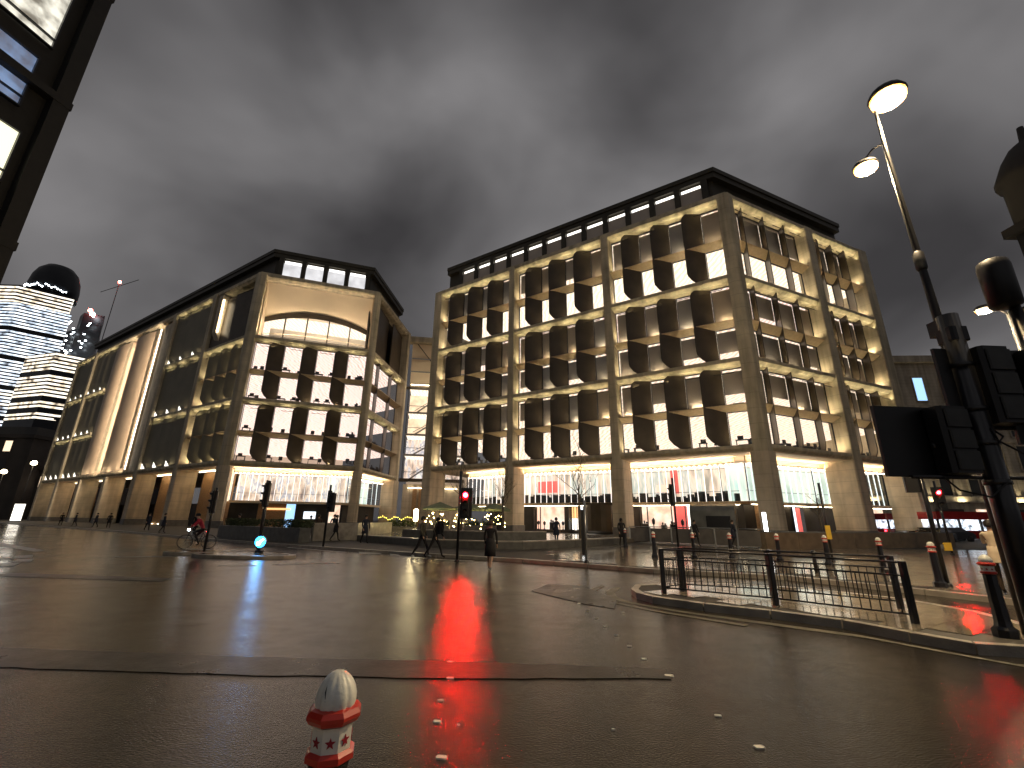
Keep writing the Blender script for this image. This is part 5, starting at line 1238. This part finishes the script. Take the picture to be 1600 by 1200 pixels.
# near signals on the right : seen from behind, very dark
o = thing('traffic_signal','big near black traffic signal seen from behind on a thick post at the right edge','traffic signal',(4.33,4.0,0))
m = MB(); m.tube([(0,0,0),(0,0,3.6)],.085,16); build(m,'pole','cast_iron',o)
def rear_head(px, pz, ang, w, h, par, off_y=0, hx=0):
    m = MB(); m.bbox(-w/2,-.015,-h/2,w/2,.015,h/2,.0); bd = build(m,'backing_board','signal_black',par,(px,off_y,pz),ang)
    m = MB(); m.bbox(hx-.15,-.20,-h*.46,hx+.15,-.016,h*.46,.03); hs = build(m,'housing','signal_black',bd)
    for k in range(3):
        m = MB(); m.bbox(hx-.12,-.225,-h*.42+k*h*.29,hx+.12,-.201,-h*.42+k*h*.29+h*.25,.01); build(m,'rear_cover','signal_grey',bd)
    for k in range(3):
        m = MB(); m.tube([(hx,.016,-h*.3+k*h*.3),(hx,.12,-h*.3+k*h*.3)],[.10,.105],14,cap=False); build(m,'hood','signal_black',bd)
    return bd
rear_head(-.50,2.35,.10,.84,.66,o,.1,.20); rear_head(.10,2.86,.05,.62,.80,o,.05,.1); rear_head(.66,2.78,-.1,.62,.92,o,.0,.0)
m = MB(); m.tube([(-.7,.05,2.02),(1.2,.05,2.02)],.018,8); m.tube([(-.45,.05,2.3),(0,0,2.3)],.03,8); m.tube([(0,0,2.8),(.6,0,2.8)],.03,8); build(m,'cross_arm','cast_iron',o)
m = MB(); m.bbox(-.08,-.08,3.32,.10,.10,3.46,.02); build(m,'junction_box','lamp_metal',o)
for k_, (cx_, cz_) in enumerate(((-.45,2.02),(.08,2.50),(.55,2.40))):
    m = MB(); m.tube([(cx_,.02,cz_),(cx_+.05,-.05,cz_-.12),(cx_*.4,-.09,cz_-.18),(0,-.09,cz_-.05)],.009,5); build(m,'cable','rubber',o)
for z_ in (1.95,2.30,2.62,3.05):
    m = MB(); m.tube([(0,0,z_),(0,0,z_+.045)],.094,16); m.box(.08,-.02,z_+.005,.125,.02,z_+.04); build(m,'clamp_band','steel_dark',o)
o2 = thing('camera_pole','dark round-topped cylinder housing on a tall mast beside the domed building','camera mast',(7.95,6.3,0))
m = MB(); m.tube([(0,0,0),(0,0,5.2)],.07,10); build(m,'mast','lamp_metal',o2); m = MB(); m.lathe([(.10,4.9),(.20,4.95),(.205,5.62),(.19,5.72),(.12,5.77)],18,(-.12,0,0)); build(m,'housing','signal_black',o2)
for k in range(3): m = MB(); m.box(.1+k*.02,-.1,4.75-k*.28,.42,.1,4.92-k*.28); build(m,'equipment_box','lamp_metal',o2)

H1 = (.10,-.20,9.90); H2 = (-.15,.40,8.70)
# street lamps (lit) ----------------------------------------------------------
def lamp_light(name, loc, power, color, parent, radius=.15):
    ld = bpy.data.lights.new(name,'POINT'); ld.energy = power; ld.color = color; ld.shadow_soft_size = radius
    lo = bpy.data.objects.new(name, ld); sc.collection.objects.link(lo); lo.parent = parent; lo.location = loc; return lo
o = thing('street_lamp','tall black street lamp with two glowing yellow heads at the upper right','street lamp',(7.42,7.0,0))
m = MB(); m.tube([(0,0,0),(0,0,2.8),(0,0,4.7),(-.02,0,6.6),(-.04,0,8.62),(-.02,0,10.0)],[.10,.09,.07,.052,.036,.02],14); build(m,'pole','lamp_metal',o)
m = MB(); m.bbox(-.14,-.13,4.72,.14,.12,4.98,.02); build(m,'junction_box','lamp_metal',o); m = MB(); m.lathe([(.06,6.0),(.085,6.05),(.085,6.35),(.05,6.4)],12,(-.02,0,0)); build(m,'collar','lamp_metal',o)
m = MB(); m.tube([(-.02,0,10.0),(.04,-.1,10.08),(.10,-.18,10.06)],.02,8); m.tube([(-.04,0,8.9),(-.1,.2,8.95),(-.15,.36,8.85)],.02,8); build(m,'arm','lamp_metal',o)
for (hx, hy, hz, k_) in ((H1[0],H1[1],H1[2],1.05),(H2[0],H2[1],H2[2],.72)):
    m = MB(); m.lathe([(.05*k_,.16*k_),(.26*k_,.10*k_),(.31*k_,0),(.29*k_,-.03*k_)],16,(hx,hy,hz)); build(m,'lamp_hood','lamp_metal',o)
    m = MB(); m.lathe([(.285*k_,-.035*k_),(.27*k_,-.13*k_),(.16*k_,-.21*k_),(.02,-.24*k_)],16,(hx,hy,hz)); build(m,'lamp_lens','lamp_big',o)
lamp_light('lamp_bulb',(H1[0],H1[1],H1[2]-.5),LAMP_W,(1,.74,.42),o); lamp_light('lamp_bulb',(H2[0],H2[1],H2[2]-.4),LAMP_W*.6,(1,.74,.42),o)
o = thing('street_lamp','further yellow street lamp glowing low at the right edge above the signals','street lamp',(17.6,14.2,0))
m = MB(); m.tube([(0,0,0),(0,0,8.9)],[.09,.05],10); build(m,'pole','lamp_metal',o); m = MB(); m.tube([(0,0,8.8),(-.4,0,9.1),(-.75,0,9.08)],.035,8); build(m,'arm','lamp_metal',o)
m = MB(); m.lathe([(.05,.14),(.22,.10),(.28,0),(.26,-.03)],14,(-.8,0,9.0)); build(m,'lamp_hood','lamp_metal',o); m = MB(); m.lathe([(.25,-.035),(.2,-.12),(.05,-.17)],14,(-.8,0,9.0)); build(m,'lamp_lens','lamp_far',o)
lamp_light('lamp_bulb',(-.8,0,8.6),LAMP_W*1.1,(1,.76,.44),o)

# bare street trees ------------------------------------------------------------
def tree(x, y, h, lab, seed, z=.4):
    rnd = random.Random(seed); o = thing('bare_tree', lab, 'tree', (x,y,z), 0, 'bare winter street trees on the plaza')
    m = MB(); m.tube([(0,0,0),(.03,0,h*.25),(-.02,.02,h*.42),(0,0,h*.5)],[.11,.09,.075,.06],9); build(m,'trunk','bark',o)
    cr_ = MB()
    def grow(p, d, L_, r_, lvl):
        pts = [p]; q = p.copy(); dd = d.copy()
        for k in range(3):
            dd = (dd+Vector((rnd.uniform(-.25,.25),rnd.uniform(-.25,.25),rnd.uniform(-.05,.2)))).normalized(); q = q+dd*L_/3; pts.append(q.copy())
        cr_.tube(pts,[r_,r_*.8,r_*.6,r_*.35],5)
        if lvl < 4:
            for k in range(3 if lvl < 3 else 2):
                i = rnd.randint(1,3); nd = (dd+Vector((rnd.uniform(-1,1),rnd.uniform(-1,1),rnd.uniform(-.1,.8)))).normalized(); grow(pts[i], nd, L_*rnd.uniform(.5,.75), r_*.5, lvl+1)
    for k in range(6):
        a = k*pi/3+rnd.uniform(-.3,.3); grow(Vector((0,0,h*(.40+.02*k))), Vector((cos(a)*.7,sin(a)*.7,.75)).normalized(), h*.24, .032, 1)
    grow(Vector((0,0,h*.48)), Vector((0,0,1)), h*.38, .05, 1)
    build(cr_,'branches','bark',o); return o
tree(4.75,31.6,6.4,'bare tree with pale trunk in front of the dark entrance',3); tree(-3.75,35.5,6.2,'bare tree behind the red traffic signal',5); tree(-.6,37.5,5.6,'faint bare tree right behind the second pier',9)
tree(27.2,40.5,4.0,'slim bare sapling beside the white lit display past the corner pier',12)

# people -------------------------------------------------------------------------
def skin_body(name, joints, edges, root, mats_by_z, parent, sub=2, mat0='cloth_black'):
    me = bpy.data.meshes.new(name); me.from_pydata([j[:3] for j in joints], edges, [])
    ob = bpy.data.objects.new(name, me); sc.collection.objects.link(ob)
    md = ob.modifiers.new('s','SKIN'); md.use_smooth_shade = True
    for i, j in enumerate(joints):
        v = me.skin_vertices[0].data[i]; r_ = j[3]; v.radius = (r_, j[4] if len(j) > 4 else r_); v.use_root = (i == root)
    sb = ob.modifiers.new('d','SUBSURF'); sb.levels = sub; sb.render_levels = sub
    dg = bpy.context.evaluated_depsgraph_get(); dg.update(); m2 = bpy.data.meshes.new_from_object(ob.evaluated_get(dg))
    bpy.data.objects.remove(ob)
    for mm in list(dict.fromkeys([x[1] for x in mats_by_z])): m2.materials.append(MAT[mm])
    names = [x.name for x in m2.materials]
    for p in m2.polygons:
        c = p.center
        for test, mm in mats_by_z:
            if test(c): p.material_index = names.index(mm); break
        p.use_smooth = True
    return link(name, m2, parent)
def person(x, y, rz, label, h=1.72, stride=.3, top='cloth_black', legs='cloth_black', shoes='cloth_black', coat=None, arms=((-.02,.1),(-.02,.1)), hair='hair', lean=0.0, hood=False, z=K-.005, raised=False, skirt=None, calf=None):
    s_ = h/1.75; o = thing('person', label, 'person', (x,y,z), rz)
    J = []; E_ = []
    def j(a, b, c, r_, r2=None): J.append((a*s_, b*s_, c*s_, r_*s_, (r2 or r_)*s_)); return len(J)-1
    # faces -y ; stride along y
    pel = j(0,0,.95,.135,.10); ab = j(0,-lean*.3,1.12,.125,.09); ch = j(0,-lean*.7,1.32,.155,.105); nk = j(0,-lean,1.47,.055); hd = j(0,-lean-.01,1.58,.075,.085); tp = j(0,-lean-.01,1.68,.07,.08)
    E_ += [(pel,ab),(ab,ch),(ch,nk),(nk,hd),(hd,tp)]
    for sgn, st in ((1,stride),(-1,-stride)):
        hp = j(.09*sgn,0,.86,.085); kn = j(.10*sgn,-st*.45-.03,.49,.058); an = j(.10*sgn,-st*.8+(.10 if st < 0 else 0),.10,.038); to = j(.10*sgn,-st*.8-.14+(.10 if st < 0 else 0),.045,.034)
        E_ += [(pel,hp),(hp,kn),(kn,an),(an,to)]
        ar = arms[0 if sgn > 0 else 1]; sh = j(.185*sgn,-lean*.8,1.40,.055)
        if raised: el = j(.22*sgn,-.12-lean,1.16,.042); wr = j(.10*sgn,-.34-lean,1.26,.030); hn = j(.05*sgn,-.40-lean,1.31,.028)
        else: el = j(.24*sgn,ar[0]-lean*.6,1.13,.042); wr = j(.22*sgn,ar[0]-ar[1]-lean*.6,.90,.030); hn = j(.21*sgn,ar[0]-ar[1]-.03-lean*.6,.81,.027)
        E_ += [(ch,sh),(sh,el),(el,wr),(wr,hn)]
        ar_pts = (el, wr, hn)
        # five fingers, rooted in the palm
        hv = Vector(J[hn][:3]); dv = (hv-Vector(J[wr][:3])).normalized()
        for k in range(4):
            off = Vector(((k-1.5)*.016*s_,0,0)) if not raised else Vector(((k-1.5)*.012*s_,0,(k-1.5)*.014*s_)); L_ = (.062,.072,.068,.055)[k]*s_
            f1 = hv+off+dv*L_*.5; f2 = f1+(dv+Vector((0,-.4,0))).normalized()*L_*.5; a_ = j(f1.x/s_,f1.y/s_,f1.z/s_,.009); b_ = j(f2.x/s_,f2.y/s_,f2.z/s_,.007); E_ += [(hn,a_),(a_,b_)]
        t1_ = hv+Vector((-.03*sgn,-.02,0))*s_; a_ = j(t1_.x/s_,t1_.y/s_,t1_.z/s_,.010); E_.append((hn,a_))
    zt = 1.46*s_; zw = .93*s_
    hands = lambda c: (c.z < .89*s_ and abs(c.x) > .17*s_ and c.z > .70*s_) if not raised else (c.y < (-.33-lean)*s_ and c.z > 1.1*s_)
    rules = [(hands,'skin'),(lambda c: c.z > zt,'skin'),(lambda c: c.z > zw or (abs(c.x) > .17*s_ and c.z > .6*s_),top)]
    if calf: rules.append((lambda c: .12*s_ < c.z < .50*s_, calf))
    rules += [(lambda c: c.z < .11*s_, shoes),(lambda c: True, legs)]
    b = skin_body('body', J, E_, 0, rules, o)
    # face: nose, eyes, ears, mouth as a small head part
    m = MB(); hy = (-lean-.01)*s_; hz = 1.60*s_
    m.add([(-.014*s_,hy-.082*s_,hz-.03*s_),(.014*s_,hy-.082*s_,hz-.03*s_),(0,hy-.11*s_,hz-.03*s_),(0,hy-.084*s_,hz+.02*s_)],[(0,1,2),(0,2,3),(1,3,2)]); build(m,'nose','skin',o)
    for sx in (-1,1):
        m = MB(); m.lathe([(.002,-.008),(.010,0),(.002,.008)],8,(sx*.030*s_,hy-.080*s_,hz+.022*s_)); build(m,'eye','frame_black',o)
        m = MB(); m.lathe([(.003,-.028),(.014,-.008),(.016,.014),(.004,.028)],8,(sx*.078*s_,hy,hz)); build(m,'ear','skin',o)
    m = MB(); m.box(-.022*s_,hy-.086*s_,hz-.062*s_,.022*s_,hy-.078*s_,hz-.055*s_); build(m,'mouth','red_paint',o)
    # hair or hood
    m = MB(); n = 16; vs = []; fs = []; prof = [(.092,-.16 if hood else -.05),(.102,-.02),(.098,.05),(.075,.10),(.035,.125),(.004,.13)]
    for r_, zz in prof:
        for k in range(n):
            t = 2*pi*k/n; f = (-sin(t)); cut = .0 if f < .35 else (.62 if zz < .05 else .93)*1; rr = r_*(1-.28*max(0,f-.35) if zz < .05 else 1); vs.append((rr*cos(t)*s_*1.0, hy+.012*s_+rr*sin(t)*s_*1.12, hz+zz*s_+(.05*s_ if f > .35 and zz < .05 else 0)))
    for i in range(len(prof)-1):
        for k in range(n): fs.append((i*n+k,i*n+(k+1)%n,(i+1)*n+(k+1)%n,(i+1)*n+k))
    m.add(vs,fs,0,True); build(m,'hood' if hood else 'hair', top if hood else hair, o)
    if coat:   # open-bottomed coat skirt following the hips
        m = MB(); m.lathe([(.155*s_,1.10*s_),(.175*s_,.95*s_),(.20*s_,.75*s_),(.215*s_,coat*s_)],16,(0,-lean*.15,0)); q = m
        for i, v in enumerate(q.v): q.v[i] = (v[0], v[1]*.78, v[2])
        build(q,'coat_skirt',top,o)
    return o
def bag(o, x, y, z, w, d, h, matn='cloth_black', name='backpack', lab='black rucksack on the back of the walker', cat='backpack'):
    t = thing(name, lab, cat, o.location+Vector((x,y,z)), o.rotation_euler.z); m = MB(); m.bbox(-w/2,-d/2,0,w/2,d/2,h*.85,d*.3); m.bbox(-w/2*.8,-d/2*.8,h*.85,w/2*.8,d/2*.8,h,d*.25); build(m,'bag_body',matn,t)
    m = MB(); m.tube([(-.1,-d/2,h*.9),(-.12,-d/2-.05,h*.5),(-.1,-d/2,h*.1)],.015,6); build(m,'strap',matn,t); return t
p = person(-3.25,20.3,radians(78),'walker in black hunched under a large rucksack, crossing behind the red signal pole',1.70,.42,lean=.10,arms=((-.05,.2),(.05,.1)),z=0)
bag(p,.20,-.02,.98,.36,.28,.52,lab='large black rucksack carried by the striding walker')
person(-3.85,20.5,radians(80),'second walker in dark clothes with white shoes beside the rucksack carrier',1.74,.38,top='cloth_olive',shoes='cloth_white',z=0)
person(-.66,15.8,radians(165),'lone walker in a long black coat with pale lower legs, crossing the wet road',1.60,.22,top='cloth_black',coat=.48,calf='skin',shoes='cloth_white',hair='cloth_brown',z=0)
person(7.0,29.2,radians(10),'person in a black hooded coat standing by the second pier',1.72,.05,hood=True,coat=.55)
person(12.1,30.4,radians(30),'person in black standing against the dark balustrade',1.68,.18,coat=.6)
person(-14.9,34.6,radians(60),'pedestrian in dark olive behind the planter wall end, left of the close group',1.66,.25,top='cloth_olive')
person(-13.2,31.9,radians(200),'pedestrian in brown coat, middle of the group by the left office pier',1.72,.15,top='cloth_brown',coat=.55,z=K)
person(-11.6,31.0,radians(120),'pedestrian in black carrying a bag, nearest the ramp wall',1.70,.3,coat=.6)
person(-12.6,33.2,radians(20),'pedestrian in navy at the back of the group by the left pier',1.75,.1,top='cloth_navy')
for x, y, l_ in ((-25.0,36.9,'dark pedestrian just left of the cyclist on the far pavement'),(-36.8,47.2,'dark pedestrian before the third colonnade pier'),(-8.9,28.6,'pedestrian on the crossing left of the walking couple'),(14.2,29.6,'dark pedestrian walking along the right end of the balustrade'),(3.0,30.2,'pedestrian on the terrace step by the slim steel post'),(-30.5,40.9,'lone dark pedestrian in front of the left colonnade piers'),(-47.4,54.9,'dark pedestrian by the middle of the left colonnade'),(-50.5,56.6,'dark pedestrian close behind another at the left colonnade'),(-62.5,64.6,'farthest pedestrian at the far left end of the colonnade'),(-19.9,34.0,'pedestrian standing behind the keep-left sign pole'),(-56.5,60.3,'dark pedestrian between two far colonnade piers')):
    person(x,y,random.uniform(0,6),l_,1.72,.2,top=random.choice(['cloth_black','cloth_navy']),coat=.6)
person(11.30,10.9,radians(120),'person in a cream jacket and dark cap holding up a phone beside the thick post',1.66,.12,top='cloth_cream',legs='cloth_brown',raised=True,coat=.72)
# cyclist ---------------------------------------------------------------------------
bk = thing('bicycle','bicycle with white and red lamps ridden past the signal pole','bicycle',(-16.0,24.0,0),radians(200))
for x in (-.52,.52):
    m = MB(); n = 24; pts = [(x+.33*cos(2*pi*k/n),0,.34+.33*sin(2*pi*k/n)) for k in range(n+1)]; m.tube(pts,.018,6,cap=False); w_ = build(m,'wheel','rubber',bk)
    m = MB()
    for k in range(8): m.tube([(x,0,.34),(x+.31*cos(pi*k/4),0,.34+.31*sin(pi*k/4))],.003,3)
    build(m,'spokes','steel',w_)
m = MB(); [m.tube(q,.016,6) for q in ([(-.52,0,.34),(-.1,0,.34),(.35,0,.78)],[(-.52,0,.34),(-.18,0,.80)],[(-.1,0,.34),(-.22,0,.92)],[(-.18,0,.80),(.38,0,.84)],[(.52,0,.34),(.38,0,.84),(.35,0,1.0)])]; build(m,'frame','cast_iron',bk)
m = MB(); m.tube([(.35,-.26,1.02),(.36,0,1.0),(.35,.26,1.02)],.014,6); build(m,'handlebar','cast_iron',bk); m = MB(); m.bbox(-.34,-.07,.92,-.12,.07,.97,.02); build(m,'saddle','rubber',bk)
m = MB(); m.tube([(.42,0,.92),(.50,0,.92)],.05,10); build(m,'headlight','car_white',bk); m = MB(); m.tube([(-.34,0,.82),(-.38,0,.82)],.035,8); build(m,'tail_light','red_dim',bk)
o = thing('person','cyclist in a bright red jacket riding by the left signal pole','person',(-16.0,24.0,.0),radians(200))
J = [(-.2,0,.98,.13,.11),(-.08,0,1.16,.13,.10),(.06,0,1.34,.15,.11),(.13,0,1.46,.055),(.17,0,1.56,.075,.085),(.18,0,1.66,.07,.08),
 (-.18,.09,.93,.085),(.16,.10,.82,.06),(-.02,.10,.42,.04),(.10,.10,.38,.035),(-.18,-.09,.93,.085),(.12,-.10,.62,.06),(-.08,-.10,.22,.04),(.04,-.10,.18,.035),
 (.06,.19,1.38,.055),(.20,.23,1.20,.042),(.34,.24,1.06,.03),(.06,-.19,1.38,.055),(.20,-.23,1.20,.042),(.34,-.24,1.06,.03)]
E2 = [(0,1),(1,2),(2,3),(3,4),(4,5),(0,6),(6,7),(7,8),(8,9),(0,10),(10,11),(11,12),(12,13),(2,14),(14,15),(15,16),(2,17),(17,18),(18,19)]
skin_body('body',J,E2,0,[(lambda c: c.z > 1.47,'skin'),(lambda c: c.x > .31 and c.z > .95,'skin'),(lambda c: c.z > 1.0,'cloth_red'),(lambda c: True,'cloth_black')],o)
m = MB(); m.lathe([(.11,0),(.115,.05),(.09,.11),(.04,.14),(.005,.145)],14,(.17,0,1.60)); build(m,'helmet','cloth_black',o)
